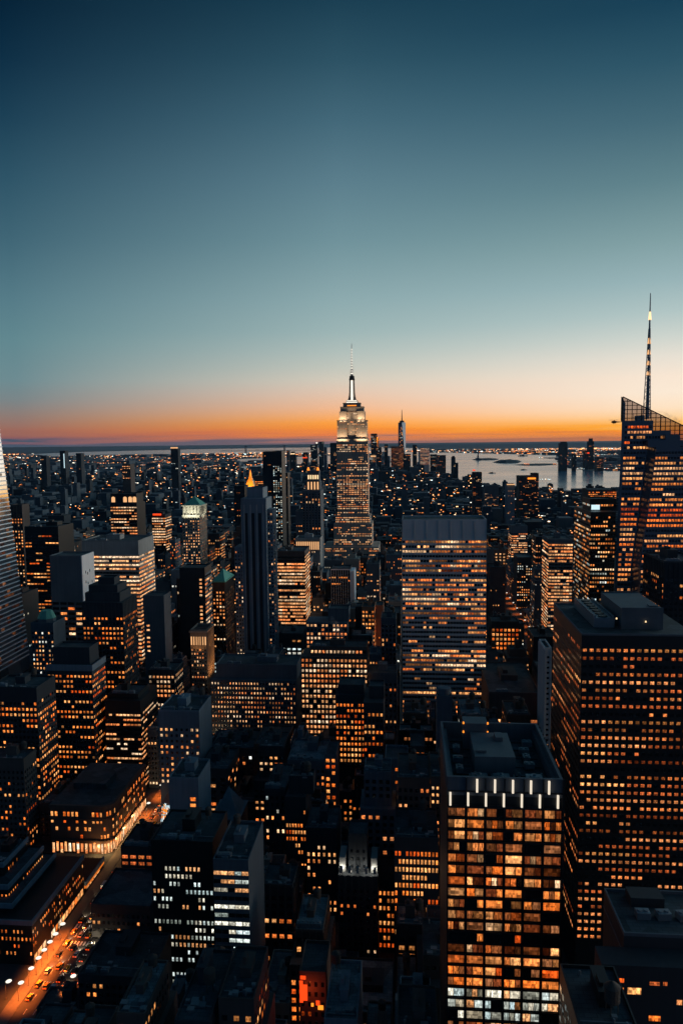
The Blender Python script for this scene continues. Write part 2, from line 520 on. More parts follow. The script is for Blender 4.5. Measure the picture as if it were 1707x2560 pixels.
def roof_top(root, box, rng, kit='bulk', mat='roof', wall='dark', par=1.2):
    x0, x1, y0, y1, z0, z1 = box[:6]
    off = Vector(root.location)
    m = MB()
    t = 0.45
    m.box(x0, x1, y0, y0 + t, z1, z1 + par); m.box(x0, x1, y1 - t, y1, z1, z1 + par)
    m.box(x0, x0 + t, y0 + t, y1 - t, z1, z1 + par); m.box(x1 - t, x1, y0 + t, y1 - t, z1, z1 + par)
    m.face([(x0 + t, y0 + t, z1 + .03), (x1 - t, y0 + t, z1 + .03), (x1 - t, y1 - t, z1 + .03), (x0 + t, y1 - t, z1 + .03)], 1)
    m.build('roof', [MAT[wall], MAT[mat]], root, off)
    w, d = x1 - x0, y1 - y0
    if kit in ('bulk', 'tank', 'units') and w > 7 and d > 7:
        b = MB()
        bx = x0 + w * rng.uniform(0.25, 0.5); by = y0 + d * rng.uniform(0.3, 0.5)
        bw_, bd, bh = w * rng.uniform(0.2, 0.35), d * rng.uniform(0.25, 0.4), rng.uniform(3.0, 6.5)
        b.box(bx, bx + bw_, by, by + bd, z1 + .03, z1 + bh)
        b.box(bx - .25, bx + bw_ + .25, by - .25, by + bd + .25, z1 + bh, z1 + bh + .35, bottom=True)
        b.box(bx + bw_ * .15, bx + bw_ * .45, by + bd * .2, by + bd * .6, z1 + bh + .35, z1 + bh + rng.uniform(1.2, 3.0))
        b.build('bulkhead', MAT[wall], root, off)
        if kit == 'tank':
            put('water_tank', tank_mesh(), root, (x0 + w * rng.uniform(.65, .85), y0 + d * rng.uniform(.3, .7), z1 + .03), rng.random())
        near = y0 < 520
        if near:                       # pipe runs, hatches, vents, a low curb round a skylight
            for k in range(rng.randint(3, 6)):
                c = MB()
                xx, yy = x0 + w * rng.uniform(.08, .9), y0 + d * rng.uniform(.06, .3)
                s = rng.uniform(.5, 1.3); hh = rng.uniform(.6, 1.6)
                c.box(xx - s, xx + s, yy - s * .8, yy + s * .8, z1 + .03, z1 + hh)
                c.box(xx - s - .12, xx + s + .12, yy - s * .8 - .12, yy + s * .8 + .12, z1 + hh, z1 + hh + .12, bottom=True)
                c.build('roof_hatch', MAT['duct'], root, off)
            for k in range(rng.randint(2, 5)):
                c = MB()
                xx, yy = x0 + w * rng.uniform(.08, .9), y0 + d * rng.uniform(.06, .9)
                c.cyl(xx, yy, .35, .3, z1 + .03, z1 + rng.uniform(1, 2.2), 8)
                c.build('roof_vent', MAT['duct'], root, off)
            c = MB()
            yy = y0 + d * rng.uniform(.1, .22)
            c.box(x0 + 1, x1 - 1, yy, yy + .35, z1 + .25, z1 + .6, bottom=True)
            c.build('pipe', MAT['duct'], root, off)
            if rng.random() < .5 and kit != 'tank':
                put('water_tank', tank_mesh(), root, (x0 + w * rng.uniform(.15, .85), y0 + d * rng.uniform(.75, .88), z1 + .03), rng.random(), rng.uniform(.75, 1))
        if kit == 'units':
            for k in range(rng.randint(2, 4)):
                put('air_handler', unit_mesh(), root, (x0 + w * rng.uniform(.12, .2) + 4.6 * k * min(1, w / 24), y0 + min(3.5, d * .2), z1 + .03), 0, rng.uniform(.8, 1.05))

FOOT = []     # (x0,x1,y0,y1, visible bottom row, list of boxes) of every placed building
def building(name, label, cat, boxes, wall='dark', st=None, faces='FR', zmin=0.0, kit='bulk', roofmat='roof', group=None, indiv=100, vb=2560, seed=None, par=1.2, merge=False, nowin=(), stx={}):
    rng = random.Random(seed if seed is not None else hash_name(label))
    x0, x1, y0, y1 = boxes[0][:4]
    root = empty(name, ((x0 + x1) / 2, y0, 0), label, cat, group)
    wallmb = MB()
    wins = []
    for i, b in enumerate(boxes):
        wallmb.box(*b[:6])
        if i in nowin: continue
        s = stx.get(i, st)
        if s is None: continue
        for f in faces: wins += facade(wallmb, f, b, s, zmin if i == 0 else b[4], rng)
    off = Vector(root.location)
    if merge:
        add_windows(root, wins, rng, wallmb=wallmb)
        wallmb.build('wall', [MAT[wall], MAT['litwin'], MAT['glass']], root, off)
    else:
        wallmb.build('wall', MAT[wall], root, off)
        add_windows(root, wins, rng, indiv)
    for i, b in enumerate(boxes):
        top = not any(c is not b and c[4] >= b[5] - .01 and c[0] < b[1] and c[1] > b[0] and c[2] < b[3] and c[3] > b[2] for c in boxes)
        if top and kit: roof_top(root, b, rng, kit if i == len(boxes) - 1 else 'plain', roofmat, wall, par)
    FOOT.append((min(b[0] for b in boxes), max(b[1] for b in boxes), min(b[2] for b in boxes), max(b[3] for b in boxes), vb, [b[:6] for b in boxes]))
    return root

def hash_name(s):
    h = 7
    for ch in s: h = (h * 131 + ord(ch)) % 1000003
    return h

def pxbox(xl, xr, yt, Y, dep, z0=0.0):
    a, b = at(xl, yt, Y), at(xr, yt, Y)
    return [a.x, b.x, Y, Y + dep, z0, (a.z + b.z) / 2]

def hb(name, label, px, Y, dep, vb, wall, st, faces='FR', tiers=(), cat='building', **kw):
    """a building whose front roof edge runs from px[0] to px[1] at row px[2] of the photograph, standing Y metres down the avenue; TIERS are
    narrower storeys on top: (xl, xr, row, set-back front, depth)"""
    b0 = pxbox(*px, Y, dep)
    boxes = [b0]
    for t in tiers:
        b = pxbox(t[0], t[1], t[2], Y + t[3], t[4])
        under = [c for c in boxes if c[0] < b[1] and c[1] > b[0] and c[2] < b[3] and c[3] > b[2] and c[5] < b[5]]
        b[4] = max([c[5] for c in under] or [0.0])
        boxes.append(b)
    zmin = max(0.0, at((px[0] + px[1]) / 2, min(vb, 2560), Y).z - 12)
    return building(name, label, cat, boxes, wall, st, faces, zmin, vb=vb, **kw), boxes

# ------------------------------------------------------------------ the ground, the avenues, the water
AV5 = (-180.0, -157.0)       # carriageway of the avenue at lower left
AV6 = (136.0, 164.0)         # carriageway of the avenue at right
def sheet(name, pts, z, mat, kind='structure'):
    m = MB(); m.face([(*p, z) for p in pts])
    return tag(m.build(name, MAT[mat]), kind=kind)
sheet('ground', [(-60000, -300), (60000, -300), (60000, 90000), (-60000, 90000)], -0.02, 'land')
for nm, (a, b) in (('avenue_road', AV5), ('avenue_road', AV6)):
    sheet(nm, [(a, 120), (b, 120), (b, 2600), (a, 2600)], 0.004, 'asphalt')
    for s, (c, d) in ((0, (a - 6.0, a)), (1, (b, b + 5.0))):
        m = MB(); m.box(c, d, 120, 2600, -0.02, 0.14)
        tag(m.build('pavement', MAT['paving']), kind='structure')
    m = MB()
    n = 5
    for k in range(1, n):
        x = a + (b - a) * k / n
        for y in range(200, 900, 9): m.face([(x - .09, y, .009), (x + .09, y, .009), (x + .09, y + 3.5, .009), (x - .09, y + 3.5, .009)])
    for y in range(196, 900, 80):          # zebra crossings at each side street
        for off in (0, 14):
            for k in range(12):
                x = a + 1 + (b - a - 2) * k / 12
                m.face([(x, y + off, .009), (x + .9, y + off, .009), (x + .9, y + off + 3.2, .009), (x, y + off + 3.2, .009)])
    tag(m.build('road_markings', MAT['mark']), kind='structure')
m = MB()
for y in range(203, 900, 80):
    m.face([(-340, y, -.006), (-186.2, y, -.006), (-186.2, y + 11, -.006), (-340, y + 11, -.006)])
    m.face([(-151.8, y, -.006), (129.8, y, -.006), (129.8, y + 11, -.006), (-151.8, y + 11, -.006)])
tag(m.build('side_street_road', MAT['asphalt']), kind='structure')

def water_mat():
    m, nt, b = new_mat('harbour_water')
    N, L = nt.nodes, nt.links
    b.inputs['Base Color'].default_value = (0.15, 0.26, 0.33, 1)
    b.inputs['Roughness'].default_value = 0.22
    b.inputs['Specular IOR Level'].default_value = 0.24
    tc = N.new('ShaderNodeTexCoord')
    mp = N.new('ShaderNodeMapping'); mp.inputs['Scale'].default_value = (0.0011, 0.0016, 1)
    L.new(tc.outputs['Object'], mp.inputs[0])
    nz = N.new('ShaderNodeTexNoise'); nz.inputs['Scale'].default_value = 1.0; nz.inputs['Detail'].default_value = 6
    L.new(mp.outputs[0], nz.inputs['Vector'])
    mr = N.new('ShaderNodeMapRange'); mr.inputs[3].default_value = 0.10; mr.inputs[4].default_value = 0.26
    L.new(nz.outputs[0], mr.inputs[0]); L.new(mr.outputs[0], b.inputs['Roughness'])
    mp2 = N.new('ShaderNodeMapping'); mp2.inputs['Scale'].default_value = (0.02, 0.02, 1)
    L.new(tc.outputs['Object'], mp2.inputs[0])
    n2 = N.new('ShaderNodeTexNoise'); n2.inputs['Scale'].default_value = 1.0; n2.inputs['Detail'].default_value = 3
    L.new(mp2.outputs[0], n2.inputs['Vector'])
    bp = N.new('ShaderNodeBump'); bp.inputs['Strength'].default_value = 0.12; bp.inputs['Distance'].default_value = 6.0
    L.new(n2.outputs[0], bp.inputs['Height']); L.new(bp.outputs[0], b.inputs['Normal'])
    return m
MAT['water'] = water_mat()
def poly(name, pix, z, mat, kind='structure'):
    return sheet(name, [tuple(atz(x, y, z)[:2]) for x, y in pix], z, mat, kind)
WATER = [
    [(1050, 1133), (1105, 1131.5), (1190, 1133), (1290, 1135.5), (1400, 1138), (1392, 1146), (1402, 1156), (1404, 1164), (1420, 1171), (1450, 1174), (1481, 1176.5), (1545, 1177), (1680, 1178), (1680, 1240), (1300, 1240), (1130, 1210), (1060, 1180)],
    [(60, 1136), (200, 1130), (350, 1126.5), (500, 1123), (700, 1119.5), (1045, 1117), (1045, 1126), (905, 1131), (860, 1134), (700, 1133), (560, 1133), (420, 1136), (250, 1139), (120, 1143)],
    [(690, 1144), (850, 1138), (905, 1139), (905, 1172), (850, 1172), (690, 1160)],
    [(560, 1151), (612, 1147), (668, 1145), (670, 1151), (612, 1154)],
    [(575, 1172), (612, 1165), (670, 1162), (672, 1172), (612, 1178)],
    [(960, 1128), (1045, 1130), (1046, 1172), (965, 1172)],
]
for p in WATER: poly('harbour_water', p, 0.6, 'water')

def mound(name, pix, h, mat, z0=0.7, rough=0.25, kind='structure'):
    """an island or shoal: a traced shore that rises to an uneven top"""
    rng = random.Random(hash_name(name) + int(pix[0][0]))
    pts = [tuple(atz(x, y, z0)[:2]) for x, y in pix]
    cx = sum(p[0] for p in pts) / len(pts); cy = sum(p[1] for p in pts) / len(pts)
    m = MB()
    rings = [(1.0, 0.0), (0.93, 0.25), (0.7, 0.8), (0.4, 1.0)]
    prev = None
    for s, k in rings:
        r = [(cx + (x - cx) * s, cy + (y - cy) * s, z0 + h * k * (1 + rough * (rng.random() - .5) * 2 * (k > 0))) for x, y in pts]
        if prev:
            for i in range(len(r)):
                j = (i + 1) % len(r)
                m.face([prev[i], prev[j], r[j], r[i]])
        prev = r
    m.face(prev)
    return tag(m.build(name, MAT[mat]), kind=kind)
mound('island_ground', [(1178, 1149.5), (1200, 1147.5), (1225, 1146.5), (1247, 1148), (1240, 1150), (1215, 1151), (1192, 1150.8)], 16, 'hill')
mound('island_ground', [(1230, 1156), (1250, 1152.5), (1285, 1151.5), (1303, 1154), (1296, 1157), (1262, 1158.3), (1240, 1157.8)], 26, 'hill', rough=.4)
mound('island_ground', [(1281, 1162.6), (1310, 1160.6), (1350, 1159.6), (1390, 1159), (1390, 1162), (1350, 1164.5), (1305, 1164)], 8, 'hill')
mound('pier_ground', [(1344, 1144.6), (1375, 1144), (1410, 1144), (1410, 1146), (1372, 1146.6)], 5, 'hill')

# ridges beyond the bay
def ridge(name, pix, Y, thick, mat='hill'):
    rng = random.Random(hash_name(name) + Y)
    m = MB()
    pts = []
    for (xa, ya), (xb, yb) in zip(pix, pix[1:]):
        k = max(2, int(abs(xb - xa) / 12))
        for i in range(k):
            t = i / k
            p = at(xa + (xb - xa) * t, ya + (yb - ya) * t + rng.uniform(-.45, .45), Y)
            pts.append((p.x, max(p.z, 12)))
    for (xa, za), (xb, zb) in zip(pts, pts[1:]):
        m.face([(xa, Y - thick, 0), (xb, Y - thick, 0), (xb, Y - thick * .4, zb * .6), (xa, Y - thick * .4, za * .6)])
        m.face([(xa, Y - thick * .4, za * .6), (xb, Y - thick * .4, zb * .6), (xb, Y, zb), (xa, Y, za)])
        m.face([(xa, Y, za), (xb, Y, zb), (xb, Y + thick, 0), (xa, Y + thick, 0)])
    return tag(m.build(name, MAT[mat]), kind='structure')
ridge('far_hills', [(-80, 1134), (60, 1130), (200, 1127), (330, 1124), (480, 1121), (600, 1118), (720, 1115.5), (850, 1113.5), (1000, 1112)], 42000, 3000)
ridge('shore_hills', [(960, 1118), (985, 1113.5), (1020, 1112), (1080, 1111), (1150, 1110.5), (1240, 1110), (1330, 1109), (1420, 1108), (1540, 1106.5), (1720, 1104.5)], 30000, 2500)

# ------------------------------------------------------------------ named buildings, read off the photograph
# -- right side
def front_block():
    """near block with a sunken roof, two rows of white light fins and wide lit windows"""
    b0 = pxbox(1117, 1407, 1945, 230, 47)
    st = ST(3.8, 5.6, .86, .66, .86, 'orange', 'grid', .35, 9.6, True, 1, .18, 1, .45)
    stl = dict(st, p=.45, bw=3.4)
    x0, x1, y0, y1, z0, z1 = b0
    rng = random.Random(5)
    root = empty('office_block', ((x0 + x1) / 2, y0, 0), 'near office block with staggered white light fins under its sunken roof', 'building', None)
    off = Vector(root.location)
    wall = MB()
    wall.box(x0, x1, y0, y1, 0, z1 - 6, top=True)
    facade(wall, 'F', [x0, x1, y0, y1, 0, z1], dict(st, p=0, glass=False), 10, rng)
    wins = []
    n = int((z1 - 9.6 - 10) / 3.8)
    for k in range(n):
        zc = z1 - 9.6 - (k + .5) * 3.8
        cool = 15 < k < 19 or rng.random() < .05
        dead = rng.random() < .06
        hot = rng.random() < .25
        for i in range(6):
            bw = (x1 - x0) / 6
            xa, xb = x0 + (i + .06) * bw, x0 + (i + .94) * bw
            cut = rng.choice([None, None, .48, .36, .62, (.34, .67)])
            edges = [0, 1] if cut is None else ([0, cut, 1] if not isinstance(cut, tuple) else [0, *cut, 1])
            for a, b in zip(edges, edges[1:]):
                q = [(xa + (xb - xa) * a + .09, y0 - .05, zc - 1.28), (xa + (xb - xa) * b - .09, y0 - .05, zc - 1.28), (xa + (xb - xa) * b - .09, y0 - .05, zc + 1.28), (xa + (xb - xa) * a + .09, y0 - .05, zc + 1.28)]
                u = rng.random()
                if dead and u < .8 or u < .10: c = None
                elif cool: c = pick('cool', rng, .12)
                elif u < .52: c = pick('dim', rng, .10); c = (c[0] * .45, c[1] * .5, c[2] * .6, 1)
                elif hot: c = pick('orange', rng, .5)
                else: c = pick('warm', rng, .15)
                if c: c = (c[0] * .85, c[1] * .82, c[2] * .8, 1)
                wins.append((q, c))
    wins += facade(wall, 'R', [x0, x1, y0, y1, 0, z1], stl, 30, rng)
    for k in range(2):                     # attic bands behind the fins
        zc = z1 - 4.4 - k * 4.6
        wall.box(x0 + .02, x1 - .02, y0 - .48, y0 - .001, zc - .3, zc, bottom=True)
    wall.build('wall', MAT['black'], root, off)
    add_windows(root, wins, rng, 100)
    # parapet walls standing 6 m above the sunken deck
    p = MB(); t = .9
    p.box(x0, x1, y0, y0 + t, z1 - 6, z1); p.box(x0, x1, y1 - t, y1, z1 - 6, z1)
    p.box(x0, x0 + t, y0 + t, y1 - t, z1 - 6, z1); p.box(x1 - t, x1, y0 + t, y1 - t, z1 - 6, z1)
    p.box(x0 + t, x0 + t + 1.2, y0 + t, y1 - t, z1 - 6, z1 - 2.2); p.box(x1 - t - 1.2, x1 - t, y0 + t, y1 - t, z1 - 6, z1 - 2.2)
    p.build('parapet', MAT['slate'], root, off)
    d = MB()
    d.face([(x0 + t, y0 + t, z1 - 5.96), (x1 - t, y0 + t, z1 - 5.96), (x1 - t, y1 - t, z1 - 5.96), (x0 + t, y1 - t, z1 - 5.96)])
    for k in range(5): d.box(x0 + 3, x1 - 3, y0 + 14 + k * 7, y0 + 14.4 + k * 7, z1 - 5.96, z1 - 5.5)
    d.build('roof', MAT['roof'], root, off)
    # raised machine room with a pale lid, a higher box behind it, red lamps at its corners
    a, b = at(1187, 1888, y0 + 13), at(1288, 1888, y0 + 13)
    m = MB(); m.box(a.x, b.x, y0 + 13, y0 + 34, z1 - 5.96, z1 + 1.2); m.box(a.x + 1, a.x + 4, y0 + 16, y0 + 18, z1 + 1.25, z1 + 2); m.box(b.x - 5, b.x - 2.5, y0 + 26, y0 + 31, z1 + 1.25, z1 + 2.6)
    m.build('machine_room', MAT['plant'], root, off)
    m = MB(); m.box(a.x - 2.2, a.x + 6.4, y0 + 35, y0 + 42, z1 - 5.96, z1 + 4.0)
    m.build('lift_house', MAT['plant'], root, off)
    for x in (a.x - 2.2, a.x + 6.4):
        for z in (z1 + 3.9, z1 + .6):
            m = MB(); m.cyl(x, y0 + 34.8, .32, .25, z, z + .7, 8); m.build('warning_lamp', GLOW['orange'], root, off)
    for k, x in enumerate((x0 + 11, x0 + 18, x0 + 28.5)):
        m = MB(); m.box(x - 2.6, x + 2.6, y0 + 3, y0 + 11, z1 - 5.96, z1 - 3.4)
        for yy in (5.2, 8.8): m.cyl(x, y0 + yy, 1.5, 1.5, z1 - 3.4, z1 - 2.9, 14); m.cyl(x, y0 + yy, .5, .4, z1 - 2.9, z1 - 2.4, 10)
        m.build('cooling_tower', MAT['duct'], root, off)
    for k, (fx, fy) in enumerate(((.80, 20), (.80, 26), (.80, 32), (.14, 16), (.14, 24), (.14, 33), (.86, 39))):
        put('air_handler', unit_mesh(), root, (x0 + (x1 - x0) * fx, y0 + fy, z1 - 5.5), 1.5708 * (k % 2), .85)
    for k in range(4):
        m = MB(); xx = x0 + (x1 - x0) * (.22 + .2 * k); m.box(xx, xx + .5, y0 + 11.5, y0 + 13, z1 - 5.5, z1 - 4.6); m.cyl(xx + 2, y0 + 12, .4, .35, z1 - 5.9, z1 - 3.6, 8); m.build('roof_vent', MAT['duct'], root, off)
    # light fins
    nb = 6.45
    for row, (zt, sh) in enumerate(((z1 - .3, 1.5), (z1 - 4.8, 0.0))):
        for k in range(7):
            x = x0 + 1.0 + (k + sh) * 5.52
            if x > x1 - .5: continue
            m = MB(); m.box(x - .3, x + .3, y0 - 1.1, y0 - .5, zt - 4.2, zt, bottom=True)
            o = m.build('light_fin', GLOW['fin'], root, off)
    FOOT.append((x0, x1, y0, y1, 2600, [b0]))
front_block()

def black_tower():
    b0 = pxbox(1453, 1745, 1590, 345, 66)
    root, bx = None, [b0]
    st = ST(3.75, 3.1, .66, .42, .66, 'dim', None, .55, 5.0, True, 1, .22, 8)
    root = building('office_tower', 'black glass slab tower at right edge with rows of small square lit windows', 'building', bx, 'black', st, 'F', 20, kit=None, vb=2560, seed=3)
    rl = random.Random(4); mm = MB()
    wl = facade(mm, 'L', b0, dict(st, p=.34, pal='dim', lo=.15), 20, rl)
    add_windows(root, wl, rl, 0)
    x0, x1, y0, y1, z0, z1 = b0
    off = Vector(root.location)
    m = MB(); t = .5
    m.box(x0, x1, y0, y0 + t, z1, z1 + .9); m.box(x0, x1, y1 - t, y1, z1, z1 + .9); m.box(x0, x0 + t, y0 + t, y1 - t, z1, z1 + .9)
    m.build('parapet', MAT['slate'], root, off)
    m = MB(); m.face([(x0 + t, y0 + t, z1 + .05), (x1, y0 + t, z1 + .05), (x1, y1 - t, z1 + .05), (x0 + t, y1 - t, z1 + .05)])
    m.build('roof', MAT['roof'], root, off)
    # large machine house
    a, b = at(1552, 1568, y0 + 12), at(1656, 1568, y0 + 12)
    m = MB(); zt = at(1600, 1522, y0 + 12).z
    m.box(a.x, b.x, y0 + 12, y0 + 50, z1 + .05, zt)
    for (p, q, r_, s_) in ((a.x, b.x, y0 + 12, y0 + 12.4), (a.x, b.x, y0 + 49.6, y0 + 50)): m.box(p, q, r_, s_, zt, zt + .5)
    m.box(b.x - 5, b.x - 1, y0 + 16, y0 + 20, zt, zt + .6)
    m.build('machine_house', MAT['plant'], root, off)
    # cooling-fan trough: two rails of zigzag louvres round dark fans
    a, b = at(1484, 1562, y0 + 15), at(1535, 1562, y0 + 15)
    zt = at(1500, 1540, y0 + 15).z
    m = MB(); m.box(a.x, b.x, y0 + 15, y0 + 58, z1 + .05, zt - 1.0)
    for k in range(14):
        yy = y0 + 16 + k * 3
        m.box(a.x, a.x + 1.0, yy, yy + 2.0, zt - 1, zt); m.box(b.x - 1.0, b.x, yy, yy + 2.0, zt - 1, zt)
    m.build('cooling_tower', MAT['duct'], root, off)
    m = MB()
    for k in range(7):
        m.cyl((a.x + b.x) / 2, y0 + 18.5 + k * 5.8, 2.2, 2.2, zt - .98, zt - .5, 14)
    m.build('cooling_fan', MAT['black'], root, off)
    for px, py in ((1540, 1548), (1613, 1556)):
        q = at(px, py, y0 + 11.2)
        m = MB(); m.cyl(q.x, q.y, .35, .3, q.z, q.z + .7, 8); m.build('flood_lamp', GLOW['warm'], root, off)
black_tower()

def edge_block():
    b0 = pxbox(1558, 1800, 2345, 212, 22)
    lowb = pxbox(1503, 1800, 2418, 204, 7.9)
    st = ST(4.0, 3.0, .8, .45, .14, 'orange', 'band', .5, 26, False, 1, .4, 2)
    root = building('office_block', 'dark block at bottom right corner with few orange windows and a stepped roof', 'building', [b0, lowb], 'dark', None, 'FL', 10, kit=None, vb=2560, seed=31)
    x0, x1, y0, y1, z0, z1 = b0
    off = Vector(root.location)
    m = MB(); t = .5
    m.box(x0, x1, y0, y0 + t, z1, z1 + 1); m.box(x0, x0 + t, y0 + t, y1, z1, z1 + 1); m.box(x0 + t, x1, y1 - t, y1, z1, z1 + 1)
    m.box(x0 - .25, x0 - .002, y0, y1, z1 - 5.2, z1 - 4.7, bottom=True)
    m.face([(x0 + t, y0 + t, z1 + .05), (x1, y0 + t, z1 + .05), (x1, y1 - t, z1 + .05), (x0 + t, y1 - t, z1 + .05)], 1)
    m.build('roof', [MAT['slate'], MAT['roof']], root, off)
    wins = []
    rng = random.Random(2)
    for (a, b, c, d, pal) in ((1541, 1559, 2446, 2456, 'orange'), (1541, 1558, 2469, 2478, 'orange'), (1567, 1602, 2470, 2485, 'orange'), (1512, 1550, 2511, 2526, 'orange'), (1622, 1648, 2455, 2463, 'dim'), (1656, 1667, 2455, 2464, 'dim'), (1620, 1650, 2540, 2552, 'orange'), (1690, 1704, 2500, 2512, 'dim')):
        P, Q = at(a, d, 204), at(b, c, 204)
        wins.append(([(P.x, 203.95, P.z), (Q.x, 203.95, P.z), (Q.x, 203.95, Q.z), (P.x, 203.95, Q.z)], pick(pal, rng, .6)))
    P, Q = at(1658, 2392, 212), at(1669, 2381, 212)
    wins.append(([(P.x, 211.95, P.z), (Q.x, 211.95, P.z), (Q.x, 211.95, Q.z), (P.x, 211.95, Q.z)], pick('orange', rng, .6)))
    add_windows(root, wins, rng)
    for k in range(3): put('air_handler', unit_mesh(), root, (x0 + 8 + k * 6, y0 + 9, z1 + .05), .1 * k)
    m = MB(); m.box(x0 + 6, x0 + 16, y0 + 14, y0 + 20, z1 + .05, z1 + 3); m.build('bulkhead', MAT['dark'], root, off)
edge_block()

hb('office_slab', 'broad slab tower with pale grid frame, blank top band and bands of lit windows', (1005, 1216, 1302), 620, 34, 1800, 'pale',
   ST(4.0, 2.45, .86, .52, .66, 'warm', 'grid', .8, 15.5, True, 4, .08, 4, .5), 'F', kit='plain', indiv=100, seed=4)
def slab_roof():
    pass
hb('office_block', 'low block right of the pale-framed slab, blank brown band over two lit floors', (1222, 1350, 1735), 560, 80, 1812, 'brown',
   ST(4.2, 8.6, .86, .62, 1.0, 'peach', None, 0, 19.0, False, 1, .55, 1), 'F', kit='units')
hb('slender_tower', 'slender pale blue-white residential shaft at left side of the black glass tower', (1361, 1378, 1624), 448, 20, 1860, 'pale',
   ST(3.2, 3.2, .38, .42, .05, 'warm', 'pier', .2, 3, True, 1), 'FL', kit='plain')
hb('loft_block', 'black grid block with bright orange windows right of the pale-framed slab', (1228, 1297, 1556), 800, 24, 1662, 'dark',
   ST(4.9, 4.3, .68, .62, .93, 'orange', 'grid', .2, 6, True, 1, .5, 2, .4), 'F', kit='tank')
hb('glass_tower', 'narrow tower with a bright continuous banded bay left of the dark crystal tower', (1371, 1431, 1350), 900, 42, 1570, 'slate',
   ST(3.9, 3.4, .93, .58, .82, 'peach', 'band', .3, 4, True, 1, .35, 3), 'FL', kit='bulk')
def sign_tower():
    r, bx = hb('office_tower', 'dark tower with white-lit floors and an illuminated rooftop sign beside the crystal tower', (1476, 1538, 1280), 700, 66, 1500, 'black',
       ST(4.0, 2.3, .76, .46, .56, 'mixed', 'band', .6, 3, True, 1, .15, 3), 'FL', tiers=[(1474, 1540, 1250, 18, 30)], kit='plain', seed=15)
    b = bx[1]
    m = MB()
    a, c = at(1477, 1274, b[2] - .3), at(1498, 1262, b[2] - .3)
    m.box(a.x, c.x, b[2] - .7, b[2] - .2, a.z, c.z, bottom=True)
    o = m.build('rooftop_sign', GLOW['cool'], r, Vector(r.location))
sign_tower()
hb('office_tower', 'dark tower under the crystal tower at the right edge with a few amber windows', (1660, 1760, 1408), 495, 42, 1530, 'dark',
   ST(3.9, 3.2, .6, .5, .22, 'orange', 'pier', .5, 9, True, 1, .4, 3), 'FL', kit='units', seed=3)
hb('setback_tower', 'slim dark stepped tower with banded amber floors behind the low brown-banded block', (1278, 1318, 1316), 1400, 40, 1420, 'slate',
   ST(4.2, 3.2, .85, .5, .65, 'peach', 'band', .5, 12, True, 1, .35, 4), 'FL', kit='bulk')
hb('apartment_tower', 'dark residential slab with sloped lit roofline in front of the river', (1297, 1346, 1190), 2300, 60, 1300, 'dark',
   ST(3.4, 4, .6, .45, .16, 'warm', None, .6, 12, False), 'F', tiers=[(1330, 1346, 1184, 0, 40)], kit='plain', merge=True)
hb('apartment_tower', 'narrow black tower with red lamp left of the river bend', (1182, 1204, 1182), 2000, 40, 1330, 'dark',
   ST(3.4, 4, .6, .45, .12, 'warm', None, .6, 6, False), 'F', kit='plain', merge=True)
hb('apartment_tower', 'pale grey slender tower with a lit cap between two dark river towers', (1266, 1286, 1211), 2100, 40, 1290, 'blue',
   ST(3.4, 3.4, .5, .45, .08, 'warm', None, .6, 3, False), 'F', kit='plain', merge=True)
hb('apartment_slab', 'broad grey slab low before the river left of the pale slender tower', (1211, 1246, 1215), 2250, 40, 1270, 'slate',
   ST(3.4, 3.4, .5, .45, .12, 'warm', None, .6, 8, False), 'F', kit='plain', merge=True)
hb('loft_block', 'long low block of orange strip windows before the river beside the crystal tower', (1470, 1540, 1225), 1700, 60, 1256, 'brown',
   ST(4.4, 4, .85, .5, .7, 'orange', None, .3, 3, False), 'F', kit='plain', merge=True)
hb('loft_block', 'dark grid tower with rows of small white windows above the lit avenue', (1292, 1330, 1395), 1150, 40, 1535, 'dark',
   ST(4.0, 3.2, .5, .5, .62, 'mixed', None, .7, 7, False, 1, .4, 2), 'F', kit='plain', merge=True)
hb('brick_tower', 'dark brick shaft with a glowing orange rooftop mast lamp right of the pale-framed slab', (1224, 1262, 1420), 950, 30, 1560, 'dark',
   ST(3.8, 3.4, .4, .45, .10, 'warm', None, .5, 8, False), 'F', kit='tank')

